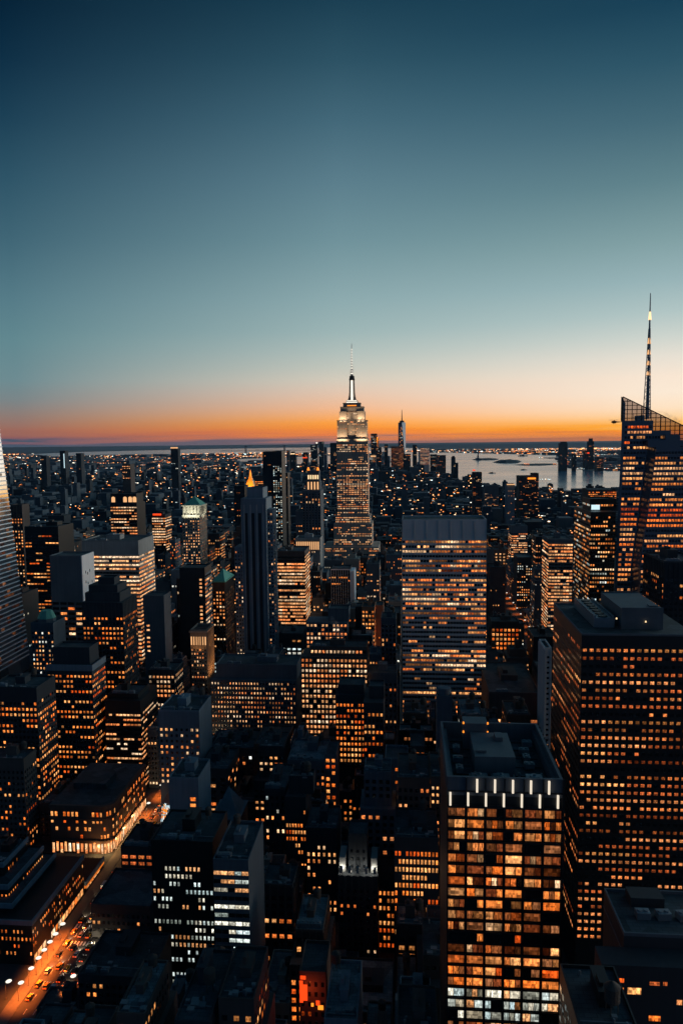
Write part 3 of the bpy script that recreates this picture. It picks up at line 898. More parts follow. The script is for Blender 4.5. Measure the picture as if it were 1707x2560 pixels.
# -- centre
hb('stone_tower', 'tall dark stone slab with three black vertical stripes and stepped sides', (602, 665, 1246), 700, 30, 1660, 'blue', None, 'F',
   tiers=[(617, 657, 1222, 6, 24)], kit='plain')
def striped_tower_detail():
    r = bpy.data.objects['stone_tower']
    b = pxbox(602, 665, 1246, 700, 30)
    off = Vector(r.location)
    w = b[1] - b[0]
    m = MB()
    for k in range(3):
        xc = b[0] + w * (.20 + .27 * k)
        m.box(xc - w * .062, xc + w * .062, b[2] - .06, b[2] - .001, 12, b[5] - 14, bottom=True)
    m.build('window_strip', MAT['black'], r, off)
    m = MB()
    for k in range(9):
        xc = b[0] + w * k / 8
        if k in (0, 1, 3, 5, 7, 8): m.box(max(b[0], xc - .5), min(b[1], xc + .5), b[2] - .5, b[2] - .07, 12, b[5] - 6)
    m.build('pilaster', MAT['grey'], r, off)
    rng = random.Random(77)
    wins = []
    wm = MB()
    for (xl, xr, yt, dy, dep) in ((665, 681, 1273, 5, 17), (586, 602, 1368, 5, 24)):
        q = pxbox(xl, xr, yt, 700 + dy, dep)
        if xl > 650: q[0] = b[1] + .002
        else: q[1] = b[0] - .002
        wm.box(*q)
        wins += facade(wm, 'F', q, ST(3.7, 3.2, .5, .5, .28, 'peach', None, .5, 3, True, 1, .5, 1), 25, rng)
        if xl > 650: wins += facade(wm, 'R', q, ST(3.7, 3.2, .5, .5, .15, 'warm', 'pier', .5, 3, True), 25, rng)
        if xl > 650:
            q2 = pxbox(681, 686, 1310, 710, 11); q2[0] = q[1] + .002
            wm.box(*q2); wins += facade(wm, 'R', q2, ST(3.7, 3.2, .5, .5, .10, 'warm', 'pier', .5, 3, True), 25, rng)
            wins += facade(wm, 'F', q2, ST(3.7, 3.2, .5, .5, .25, 'warm', None, .5, 3, True), 25, rng)
            FOOT.append((q2[0], q2[1], q2[2], q2[3], 1640, [q2]))
        FOOT.append((q[0], q[1], q[2], q[3], 1640, [q]))
    wm.build('wing', MAT['blue'], r, off)
    add_windows(r, wins, rng, 60)
striped_tower_detail()
hb('office_block', 'wide stone block with close rows of small warm windows and a dark double attic', (527, 739, 1700), 595, 34, 1880, 'slate',
   ST(4.0, 2.55, .42, .48, .66, 'peach', 'pier', .5, 1.2, True, 1, .12, 2), 'FR', tiers=[(540, 742, 1664, 3, 30)], kit='units', seed=12, nowin=(1,))
hb('banded_tower', 'curving stack of bright amber strip floors right of the striped stone slab', (690, 762, 1380), 860, 45, 1590, 'brown',
   ST(3.9, 3.1, .96, .56, .97, 'peach', 'band', .15, 4.5, True, 1, .45, 6), 'FR', kit='units', seed=2)
hb('loft_block', 'bright centre block with nearly every square window lit, beside the wide stone block', (752, 918, 1642), 555, 24, 1860, 'brown',
   ST(4.0, 2.9, .66, .58, .88, 'peach', 'pier', .25, 1.0, True, 1, .5, 3), 'FR', tiers=[(776, 916, 1620, 2, 20)], kit='units', seed=9)
hb('loft_block', 'block with a grid of bright windows under a blank penthouse behind the bright centre block', (765, 868, 1556), 700, 24, 1640, 'slate',
   ST(4.1, 3.6, .66, .6, .72, 'peach', None, .3, 1, True, 1, .55, 2), 'F', tiers=[(820, 872, 1524, 4, 18)], kit='plain', nowin=(1,))
hb('white_frame_tower', 'slim tower with white vertical frame lines left of the pale-framed slab', (828, 875, 1424), 900, 30, 1535, 'dark',
   ST(3.9, 3.0, .7, .5, .22, 'orange', None, .6, 4, True, 1, .5, 4), 'F', kit='plain')
def white_frame():
    r = bpy.data.objects['white_frame_tower']
    b = pxbox(828, 875, 1424, 900, 30)
    m = MB()
    n = 8
    for k in range(n + 1):
        x = b[0] + (b[1] - b[0]) * k / n
        m.box(x - .22, x + .22, b[2] - .6, b[2] - .1, 40, b[5] + .6, bottom=True)
    m.box(b[0] - .3, b[1] + .3, b[2] - .7, b[2] - .61, b[5] - .5, b[5] + .9, bottom=True)
    m.box(b[1] + .05, b[1] + 5.0, b[2] + .2, b[2] + 28, 40, b[5] - 2)
    m.build('frame', MAT['white'], r, Vector(r.location))
white_frame()
hb('loft_block', 'dark-roofed brick block with orange and white window rows before the bright centre block', (838, 912, 1738), 495, 24, 1880, 'dark',
   ST(3.9, 2.6, .62, .55, .74, 'orange', None, .5, 5, True, 1, .4, 3), 'F', tiers=[(845, 910, 1716, 3, 18)], kit='plain', seed=6, nowin=(1,))
hb('loft_block', 'dark block with pale parapet and paired orange windows right of the dark-roofed brick block', (908, 958, 1757), 470, 30, 1900, 'dark',
   ST(3.9, 2.7, .6, .55, .6, 'orange', None, .6, 6, True, 1, .4, 3), 'F', tiers=[(922, 960, 1720, 8, 14)], kit='plain', seed=7, nowin=(1,))
hb('loft_block', 'orange brick loft with bright windows left of the pale-framed slab', (904, 936, 1520), 720, 22, 1600, 'terra',
   ST(4.0, 3.2, .66, .55, .8, 'orange', None, .3, 2, True, 1, .5, 2), 'FR', kit='tank')
hb('brick_tower', 'terracotta-coloured blank wall block beside the orange brick loft', (937, 958, 1516), 740, 22, 1580, 'terra', ST(4, 3, .4, .4, .1, 'orange', None, .4, 10, False), 'F', kit='plain')
hb('loft_block', 'dark loft with pilasters and a pale rear wall left foot of the pale-framed slab', (952, 990, 1548), 650, 24, 1640, 'slate',
   ST(4.2, 3, .45, .6, .10, 'warm', 'pier', .5, 4, True), 'F', kit='tank')
hb('setback_tower', 'grey stone block with a deep cornice left foot of the pale-framed slab', (918, 992, 1685), 560, 22, 1800, 'slate',
   ST(4.2, 3.2, .45, .5, .12, 'warm', 'pier', .5, 6, True), 'F', kit='bulk')
hb('setback_tower', 'grey shaft with dark ribbed windows and blank top left of the landmark stone tower', (755, 801, 1226), 1100, 40, 1350, 'slate',
   ST(3.9, 4.4, .42, .72, .05, 'warm', 'pier', .3, 4, True), 'F', tiers=[(766, 799, 1203, 6, 26), (768, 797, 1176, 8, 20)], kit=None, seed=5, nowin=(1, 2))
hb('setback_tower', 'lower grey wing at the left side of the ribbed grey shaft', (739, 756, 1279), 1102, 36, 1350, 'slate', ST(3.9, 4, .4, .5, .05, 'warm', None, .3, 4, False), 'F', kit='plain')
hb('colonnade_block', 'block crowned by a floodlit colonnade below the ribbed grey shaft', (738, 800, 1347), 1000, 30, 1400, 'grey',
   ST(4, 3.2, .5, .5, .25, 'peach', None, .5, 16, False), 'F', kit='bulk')
def colonnade():
    r = bpy.data.objects['colonnade_block']
    b = pxbox(738, 800, 1347, 1000, 30)
    m = MB()
    for k in range(12):
        x = b[0] + 1 + (b[1] - b[0] - 2) * k / 11
        m.cyl(x, b[2] - 1.2, .7, .6, b[5] - 15, b[5] - 3.2, 8)
    m.box(b[0] - .5, b[1] + .5, b[2] - 2.2, b[2] - .02, b[5] - 3.2, b[5] + .2, bottom=True)
    m.box(b[0] - .5, b[1] + .5, b[2] - 2.2, b[2] - .02, b[5] - 16, b[5] - 15, bottom=True)
    m.build('colonnade', MAT['stone'], r, Vector(r.location))
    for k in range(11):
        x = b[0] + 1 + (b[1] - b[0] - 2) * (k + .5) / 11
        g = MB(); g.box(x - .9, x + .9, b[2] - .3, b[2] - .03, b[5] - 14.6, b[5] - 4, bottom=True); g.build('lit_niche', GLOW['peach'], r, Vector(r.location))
colonnade()
def lit_crown():
    r = [o for o in bpy.data.objects if o.get('label', '').startswith('grey shaft with dark ribbed')][0]
    off = Vector(r.location)
    b = pxbox(766, 799, 1203, 1106, 26)
    c = pxbox(768, 797, 1176, 1108, 20)
    lo = pxbox(755, 801, 1226, 1100, 40)
    m = MB()
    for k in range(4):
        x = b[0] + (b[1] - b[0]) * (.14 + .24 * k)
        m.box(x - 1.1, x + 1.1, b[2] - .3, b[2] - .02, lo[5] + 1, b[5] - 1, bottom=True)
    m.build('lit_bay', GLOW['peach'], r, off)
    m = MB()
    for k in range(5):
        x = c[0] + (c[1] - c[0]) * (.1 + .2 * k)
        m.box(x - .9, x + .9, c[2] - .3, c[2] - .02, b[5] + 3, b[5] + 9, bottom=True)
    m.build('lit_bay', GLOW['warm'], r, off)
    for x in (c[0] + 1.5, c[1] - 1.5):
        m = MB(); m.cyl(x, c[2] + 1, 2.2, 1.0, c[5], c[5] + 4.5, 8); m.build('beacon', GLOW['orange'], r, off)
lit_crown()
hb('apartment_tower', 'black twin tower with greenish window column at its right side, behind the striped slab', (656, 681, 1130), 1500, 40, 1300, 'dark',
   ST(3.6, 3.2, .5, .45, .06, 'warm', None, .5, 6, False), 'F', kit='plain', merge=True)
hb('apartment_tower', 'dark tower with a column of pale green windows beside the black twin tower', (681, 704, 1129), 1490, 46, 1340, 'black',
   ST(3.6, 4.5, .5, .55, .55, 'cool', None, .2, 28, False, 1, .25, 1), 'F', kit='plain', merge=True)
hb('glass_tower', 'knife-thin dark tower with a lamp on top beside the pale green window column', (706, 719, 1182), 1600, 30, 1390, 'black',
   ST(3.6, 4.5, .5, .55, .04, 'cool', None, .2, 8, False), 'F', kit=None, merge=True)
hb('apartment_tower', 'black tower left of the golden pyramid', (585, 611, 1216), 1500, 40, 1300, 'black', ST(3.6, 4.0, .5, .45, .08, 'orange', None, .4, 4, False), 'F', kit='plain', merge=True)
hb('banded_tower', 'amber-banded office slab right of the golden pyramid', (637, 680, 1190), 1800, 50, 1270, 'brown', ST(4.0, 4.0, .9, .5, .85, 'orange', None, .3, 12, False, 1, .35, 4), 'F', kit='plain', merge=True)
def gold_tower():
    r, bx = hb('clock_tower', 'slim tower with a floodlit golden pyramid roof and lantern', (612, 637, 1226), 1950, 26, 1280, 'stone', ST(4, 4, .4, .5, .3, 'orange', None, .3, 4, False), 'F', kit=None)
    b = bx[0]; off = Vector(r.location)
    zt, zm = at(624, 1192, 1950).z, at(624, 1178, 1950).z
    cx, cy = (b[0] + b[1]) / 2, (b[2] + b[3]) / 2
    m = MB(); m.prism([(b[0] + 1, b[2] + 1), (b[1] - 1, b[2] + 1), (b[1] - 1, b[3] - 1), (b[0] + 1, b[3] - 1)], b[5], b[5] + 6)
    m.prism([(b[0] + 1, b[2] + 1), (b[1] - 1, b[2] + 1), (b[1] - 1, b[3] - 1), (b[0] + 1, b[3] - 1)], b[5] + 6, zt, 0, True, [(cx - 3.4, cy - 3.4), (cx + 3.4, cy - 3.4), (cx + 3.4, cy + 3.4), (cx - 3.4, cy + 3.4)])
    m.build('roof', MAT['gold'], r, off)
    m = MB(); m.cyl(cx, cy, 3.0, 2.6, zt, zt + 8, 8); m.cyl(cx, cy, 2.6, .2, zt + 8, zm + 4, 8); m.build('lantern', GLOW['orange'], r, off)
    m = MB(); m.box(b[0] - .5, b[1] + .5, b[2] - .6, b[2] - .05, b[5] - 3, b[5] + 1, bottom=True); m.build('lit_cornice', GLOW['orange'], r, off)
    for dx in (-14, 14):
        spot(r, (cx + dx, cy - 45, b[5] - 6), (cx, cy, b[5] + 22), 170000, (1, .42, .08), 60)
def spot(root, loc, target, watts, col, deg, blend=.6):
    l = bpy.data.lights.new('floodlight', 'SPOT')
    l.energy, l.color, l.spot_size, l.spot_blend, l.shadow_soft_size = watts, col, R(deg), blend, .4
    o = bpy.data.objects.new('floodlight', l)
    COL.objects.link(o)
    d = Vector(target) - Vector(loc)
    o.rotation_euler = d.to_track_quat('-Z', 'Y').to_euler()
    o.parent = root
    o.location = Vector(loc) - Vector(root.location)
    return o
gold_tower()

# -- left side
def tapered_glass_tower():
    """huge tapering glass tower cut by the left edge; pale floor bands, the sunset mirrored in its west face"""
    r = empty('glass_tower', (-380, 560, 0), 'tapering banded glass tower cut off by the left edge of the view', 'building')
    off = Vector(r.location)
    YA, YB = 560, 700
    p0, p1 = at(1, 1083, YB), at(80, 1690, YB)
    def xr(z): return p1.x + (p0.x - p1.x) * (z - p1.z) / (p0.z - p1.z)
    m, g = MB(), MB()
    fh, z, k = 4.1, 12.0, 0
    rng = random.Random(3)
    wins = []
    while z < 400:
        a, b = xr(z), xr(z + fh)
        P0 = [(a - 60, YA), (a - 4, YA), (a, YA + 4), (a, YB)]
        P1 = [(b - 60, YA), (b - 4, YA), (b, YA + 4), (b, YB)]
        for i in range(3):
            g.face([(*P0[i], z), (*P0[i + 1], z), (*P1[i + 1], z + fh), (*P1[i], z + fh)])
        dark = int((YA)) and (40 < z < 52)
        if not dark:
            Q = [(a - 60, YA - .7), (a - 3.7, YA - .7), (a + .7, YA + 3.7), (a + .7, YB)]
            for i in range(3):
                (x0, y0_), (x1, y1_) = Q[i], Q[i + 1]
                m.face([(x0, y0_, z + .1), (x1, y1_, z + .1), (x1, y1_, z + 1.0), (x0, y0_, z + 1.0)])
                ix, iy = (0, .65) if i == 0 else ((-.5, .45) if i == 1 else (-.65, 0))
                m.face([(x0, y0_, z + 1.0), (x1, y1_, z + 1.0), (x1 + ix, y1_ + iy, z + 1.05), (x0 + ix, y0_ + iy, z + 1.05)])
            for i in range(22):                       # dim rooms behind the west glass
                if rng.random() < (.16 if z < 250 else .05):
                    ya, yc = YA + 6 + i * 6.1, YA + 6 + i * 6.1 + 5.5
                    c = pick('dim', rng, .10)
                    t = rng.uniform(.05, .28)
                    xa, xb = a + (b - a) * .3 + .06, a + (b - a) * .95 + .06
                    wins.append(([(xa, ya, z + 1.3), (xa, yc, z + 1.3), (xb, yc, z + 3.9), (xb, ya, z + 3.9)], (c[0] * t, c[1] * t * 1.15, c[2] * t * 1.6, 1)))
        z += fh; k += 1
    g.build('wall', MAT['mirrorwall'], r, off)
    m.build('floor_band', MAT['white'], r, off)
    add_windows(r, wins, rng, 100)
    FOOT.append((-450, p1.x + 4, YA, YB, 1750, [[-440, p1.x, YA, YB, 0, 272]]))
tapered_glass_tower()
hb('stone_tower', 'thin brown stone tower with amber window pairs right beside the tapering glass tower', (27, 56, 1264), 900, 18, 1450, 'brown', ST(3.8, 4.2, .5, .5, .65, 'warm', 'pier', .5, 8, True, 1, .4, 1), 'F', kit='plain')
hb('office_tower', 'wide black tower with irregular amber strips behind the thin brown stone tower', (62, 146, 1319), 830, 40, 1620, 'black', ST(4.0, 4.2, .85, .42, .42, 'orange', 'band', .7, 8, True, 1, .3, 3), 'F', kit='units', seed=5)
hb('blank_gable_tower', 'dark slab with a blank pale pink side wall and a few wide lit windows', (125, 203, 1392), 640, 26, 1680, 'slate', ST(4.6, 7.5, .82, .55, .42, 'warm', None, .8, 40, True, 1, .5, 1), 'F', kit='plain', seed=22)
def pale_gable():
    r = bpy.data.objects['blank_gable_tower']
    b = pxbox(125, 203, 1392, 640, 26)
    m = MB(); m.box(b[1] + .002, b[1] + .8, b[2], b[3], 60, b[5] + .8)
    rng = random.Random(3); h = MB()
    m.build('gable_wall', MAT['gable'], r, Vector(r.location))
    for k in range(7):
        y, z = b[2] + 6 + (k % 4) * 4.4, b[5] - 16 - (k // 3) * 9 - (k % 2) * 2
        w = MB(); w.face([(b[1] + .83, y, z), (b[1] + .83, y + 1.3, z), (b[1] + .83, y + 1.3, z + 2.4), (b[1] + .83, y, z + 2.4)]); w.build('window', MAT['glass'], r, Vector(r.location))
pale_gable()
hb('banded_slab', 'broad office slab of bright amber strip floors under two dark attic bands', (205, 346, 1354), 720, 46, 1655, 'grey', ST(4.0, 3.4, .94, .52, .9, 'peach', 'band', .12, 13.5, True, 1, .45, 8, .5), 'FR', kit='units', seed=6)
hb('crown_tower', 'black tower crowned by three floodlit arches behind the broad amber-banded slab', (276, 342, 1258), 1000, 34, 1340, 'black', ST(4, 3.6, .85, .45, .6, 'peach', 'band', .5, 4, True, 1, .4, 4), 'F', kit='plain', tiers=[(277, 341, 1236, 2, 28)], nowin=(1,))
def arch_crown():
    r = bpy.data.objects['crown_tower']; off = Vector(r.location)
    b = pxbox(277, 341, 1236, 1002, 28); lo = pxbox(276, 342, 1258, 1000, 34)
    w = b[1] - b[0]
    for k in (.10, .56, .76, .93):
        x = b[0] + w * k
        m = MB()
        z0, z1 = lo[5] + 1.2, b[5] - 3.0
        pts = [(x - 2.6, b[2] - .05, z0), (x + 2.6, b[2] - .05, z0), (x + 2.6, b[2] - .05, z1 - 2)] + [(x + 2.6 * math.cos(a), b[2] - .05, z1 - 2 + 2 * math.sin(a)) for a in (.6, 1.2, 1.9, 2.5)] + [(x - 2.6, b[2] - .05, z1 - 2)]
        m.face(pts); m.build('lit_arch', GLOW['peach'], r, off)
arch_crown()
hb('banded_block', 'small banded block with a red-lit rooftop left of the green pyramid tower', (380, 413, 1288), 1100, 30, 1360, 'dark', ST(4, 3.6, .9, .5, .85, 'peach', 'band', .2, 3, True, 1, .4, 5), 'FR', kit='bulk')
def green_tower():
    r, bx = hb('pyramid_tower', 'buff stone tower with a floodlit crown and green copper pyramid roof', (456, 499, 1287), 1000, 36, 1430, 'stone', ST(3.9, 3.4, .5, .5, .42, 'peach', 'pier', .5, 3, True, 1, .45, 1), 'FR', tiers=[(457, 501, 1263, 2, 30)], kit=None, nowin=(1,))
    off = Vector(r.location); b = bx[1]; lo = bx[0]
    cx, cy = (b[0] + b[1]) / 2, (b[2] + b[3]) / 2
    apex = at(481, 1240, 1015).z
    m = MB(); m.pyramid(b[0] + .4, b[1] - .4, b[2] + .4, b[3] - .4, b[5], apex); m.build('roof', MAT['copper'], r, off)
    m = MB()
    for k in range(6):
        x = b[0] + 1 + (b[1] - b[0] - 2) * k / 5
        m.cyl(x, b[2] - .8, .8, .7, lo[5], b[5] - 1.5, 8)
        m.cyl(b[1] + .8, b[2] + 1 + (b[3] - b[2] - 2) * k / 5, .8, .7, lo[5], b[5] - 1.5, 8)
    m.box(b[0] - 1.6, b[1] + 1.6, b[2] - 1.6, b[2] - .02, b[5] - 1.5, b[5], bottom=True)
    m.box(b[1] + .02, b[1] + 1.6, b[2] - .02, b[3], b[5] - 1.5, b[5], bottom=True)
    m.build('colonnade', MAT['stone'], r, off)
    for dx in (-9, 0, 9): spot(r, (cx + dx, b[2] - 14, lo[5] - 10), (cx + dx * .6, b[2] + 4, b[5] + 6), 26000, (.92, 1, .8), 75)
    spot(r, (b[1] + 14, cy, lo[5] - 10), (cx, cy, b[5] + 6), 26000, (.92, 1, .8), 75)
green_tower()
hb('office_slab', 'sheer black slab with one column of white windows and a ribbed lit side', (449, 512, 1422), 722, 25, 1580, 'black', ST(4.0, 4.2, .45, .5, .0, 'mixed', None, 0, 6, False), 'F', kit='plain')
def slab_column():
    r = [o for o in bpy.data.objects if o.get('label', '').startswith('sheer black slab')][0]
    b = pxbox(449, 512, 1422, 722, 25); rng = random.Random(4)
    wins = []
    x = at(501, 1450, 722).x
    for k in range(18):
        if k in (5, 6, 13): continue
        z = b[5] - 12 - k * 3.9
        wins.append(([(x - 1, b[2] - .05, z), (x + 1.6, b[2] - .05, z), (x + 1.6, b[2] - .05, z + 2), (x - 1, b[2] - .05, z + 2)], pick('peach', rng, .5)))
    m = MB(); wins += facade(m, 'R', b, ST(4.0, 5, .9, .5, .55, 'peach', 'band', .3, 6, True, 1, .2, 3), 60, rng)
    m.build('spandrel', MAT['slate'], r, Vector(r.location))
    add_windows(r, wins, rng, 100)
slab_column()
def dark_pyramid():
    r, bx = hb('pyramid_tower', 'shaft with a dark green hipped roof right of the sheer black slab', (531, 562, 1456), 775, 42, 1650, 'brown', ST(3.9, 3.0, .55, .5, .55, 'warm', 'pier', .5, 9, True, 1, .4, 2), 'FR', kit=None)
    b = bx[0]; m = MB(); m.box(b[0] - .6, b[1] + .6, b[2] - .6, b[3] + .6, b[5], b[5] + 1.2, bottom=True); m.pyramid(b[0], b[1], b[2], b[3], b[5] + 1.2, at(554, 1424, 790).z)
    m.build('roof', MAT['copper'], r, Vector(r.location))
dark_pyramid()
hb('blank_slab', 'blank blue-grey slab with a few white windows down its left edge', (358, 410, 1492), 642, 20, 1690, 'slate', ST(5.2, 4, .45, .4, .0, 'peach', None, 0, 6, False), 'F', kit='plain')
def blank_column():
    r = bpy.data.objects['blank_slab']; b = pxbox(358, 410, 1492, 642, 20); rng = random.Random(9)
    wins = []
    for z in (b[5] - 27, b[5] - 31, b[5] - 38, b[5] - 42, b[5] - 46, b[5] - 50):
        wins.append(([(b[0] + 2.4, b[2] - .05, z), (b[0] + 5.2, b[2] - .05, z), (b[0] + 5.2, b[2] - .05, z + 1.6), (b[0] + 2.4, b[2] - .05, z + 1.6)], pick('peach', rng, .6)))
    add_windows(r, wins, rng)
blank_column()
hb('setback_tower', 'stepped dark tower with a tiered crown and paired lit windows at left', (205, 307, 1506), 560, 30, 1760, 'dark', ST(3.9, 2.9, .58, .5, .46, 'orange', 'pier', .7, 11, True, 1, .4, 2), 'FR', tiers=[(213, 300, 1482, 3, 24), (222, 294, 1463, 5, 20), (246, 286, 1447, 8, 12)], kit='plain', seed=44, nowin=(1, 2, 3))
def mansard():
    r, bx = hb('mansard_tower', 'small tower with a pale green octagonal mansard roof at far left', (78, 134, 1560), 600, 22, 1720, 'slate', ST(3.8, 2.8, .5, .5, .48, 'mixed', 'pier', .5, 6, True, 1, .4, 1), 'F', kit='plain')
    b = bx[0]; m = MB(); cx, cy = (b[0] + b[1]) / 2, b[2] + 9
    q = at(112, 1528, 605).z
    m.cyl(cx, cy, 7.4, 7.4, b[5], b[5] + 3.5, 8, 1, .39); m.cyl(cx, cy, 7.6, 4.6, b[5] + 3.5, q, 8, 0, .39)
    m.build('roof', [MAT['copper'], MAT['slate']], r, Vector(r.location))
mansard()
hb('parapet_tower', 'tower with a pale blue parapet band and dark penthouse above amber windows at left', (118, 230, 1666), 515, 24, 2010, 'dark', ST(3.8, 2.75, .62, .5, .55, 'orange', None, .8, 5.5, True, 1, .4, 3), 'FR', tiers=[(132, 224, 1622, 4, 16)], kit='plain', seed=14, nowin=(1,))
def pale_parapet():
    r = bpy.data.objects['parapet_tower']; b = pxbox(118, 230, 1666, 515, 24); m = MB()
    m.box(b[0] - .3, b[1] + .7, b[2] - .7, b[2] - .02, b[5] - 3.2, b[5] + 1.3, bottom=True); m.box(b[1] + .02, b[1] + .7, b[2] - .02, b[3], b[5] - 3.2, b[5] + 1.3, bottom=True)
    m.build('parapet', MAT['blue'], r, Vector(r.location))
pale_parapet()
hb('loft_block', 'dark-roofed block with a bright square window grid behind the blank-sided blue-grey tower', (371, 436, 1678), 600, 24, 1830, 'dark', ST(4.0, 3.0, .66, .56, .85, 'peach', 'grid', .2, 3, True, 1, .5, 2), 'FR', kit='units', seed=5)
hb('floodlit_tower', 'ornate stone tower floodlit in warm light under a glowing arcaded cornice', (476, 516, 1579), 690, 26, 1760, 'stone', ST(3.8, 2.5, .45, .5, .4, 'peach', 'pier', .5, 16, True, 1, .4, 1), 'FR', kit='plain', par=2.0)
def flood_cornice():
    r = bpy.data.objects['floodlit_tower']; b = pxbox(476, 516, 1579, 690, 26); off = Vector(r.location)
    m = MB(); m.box(b[0] - 1, b[1] + 1, b[2] - 1, b[2] - .02, b[5] - 1, b[5] + .8, bottom=True); m.box(b[1] + .02, b[1] + 1, b[2] - .02, b[3], b[5] - 1, b[5] + .8, bottom=True); m.build('cornice', MAT['stone'], r, off)
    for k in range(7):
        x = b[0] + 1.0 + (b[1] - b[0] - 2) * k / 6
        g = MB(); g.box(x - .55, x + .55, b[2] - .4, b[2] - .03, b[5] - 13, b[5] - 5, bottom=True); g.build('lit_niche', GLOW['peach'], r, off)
    for x in (-3, 4): spot(r, (b[0] + 7 + x, b[2] - 16, b[5] - 60), (b[0] + 7 + x, b[2], b[5] - 22), 20000, (1, .42, .14), 110)
    for y in (6, 18): spot(r, (b[1] + 14, b[2] + y, b[5] - 50), (b[1], b[2] + y, b[5] - 18), 22000, (1, .42, .14), 110)
    spot(r, (b[0] + 8, b[2] - 10, b[5] - 22), (b[0] + 8, b[2], b[5] - 2), 3500, (1, .45, .15), 110)
    spot(r, (b[1] + 8, b[2] + 10, b[5] - 20), (b[1], b[2] + 10, b[5] - 2), 3500, (1, .45, .15), 110)
flood_cornice()
hb('banded_block', 'stepped block of white strip-window floors beside the lit street at left', (262, 351, 1752), 525, 38, 1960, 'black', ST(3.7, 2.6, .86, .42, .72, 'peach', 'band', .6, 9, True, 1, .4, 3), 'FR', kit='units', tiers=[(270, 346, 1738, 5, 24)], nowin=(1,), seed=18)
hb('concrete_tower', 'blue-grey concrete tower with a blank pale side and scattered warm windows', (396, 498, 1780), 465, 30, 1925, 'blue', ST(3.9, 3.6, .5, .5, .48, 'warm', None, .4, 10, True, 1, .5, 1), 'F', kit='units', seed=10)
hb('concrete_tower', 'lower blue-grey concrete slab with one column of orange windows', (422, 496, 1949), 400, 26, 2120, 'blue', None, 'F', kit='bulk', seed=11)
def orange_column():
    r = [o for o in bpy.data.objects if o.get('label', '').startswith('lower blue-grey concrete')][0]
    b = pxbox(422, 496, 1949, 400, 26); rng = random.Random(9); wins = []
    x = at(476, 2000, 400).x
    for k in range(6):
        z = b[5] - 12.5 - k * 3.7
        wins.append(([(x, b[2] - .05, z), (x + 3.2, b[2] - .05, z), (x + 3.2, b[2] - .05, z + 2.2), (x, b[2] - .05, z + 2.2)], pick('orange', rng, .75)))
    for k in range(4):
        z = b[5] - 23 - k * 3.7
        wins.append(([(x - 7, b[2] - .05, z), (x - 3.8, b[2] - .05, z), (x - 3.8, b[2] - .05, z + 2.2), (x - 7, b[2] - .05, z + 2.2)], None))
    add_windows(r, wins, rng)
orange_column()
def grey_pyramid():
    r, bx = hb('pyramid_block', 'dark block with a pale grey pyramid roof right of the lower concrete slab', (528, 598, 2050), 420, 24, 2150, 'dark', ST(4, 3, .5, .5, .08, 'warm', None, .5, 4, True), 'F', kit=None)
    b = bx[0]; m = MB(); m.box(b[0] - .4, b[1] + .4, b[2] - .4, b[3], b[5], b[5] + .8, bottom=True); m.pyramid(b[0] + 1, b[1] - 1, b[2] + .5, b[3] - 3, b[5] + .8, at(555, 1966, 430).z); m.build('roof', MAT['blue'], r, Vector(r.location))
grey_pyramid()
hb('office_tower', 'dark tower of amber windows with a lit right flank below the tapering glass tower', (-30, 92, 1722), 460, 26, 1960, 'dark', ST(3.8, 2.8, .62, .52, .62, 'orange', None, .7, 8, True, 1, .4, 2), 'FR', kit='units', seed=19)
hb('office_tower', 'brick tower in the left corner with amber windows climbing above the stepped terraces', (-40, 60, 1900), 440, 16, 2150, 'brown', ST(3.8, 2.8, .5, .5, .25, 'orange', None, .7, 6, True, 1, .4, 2), 'FR', kit='bulk', seed=23)
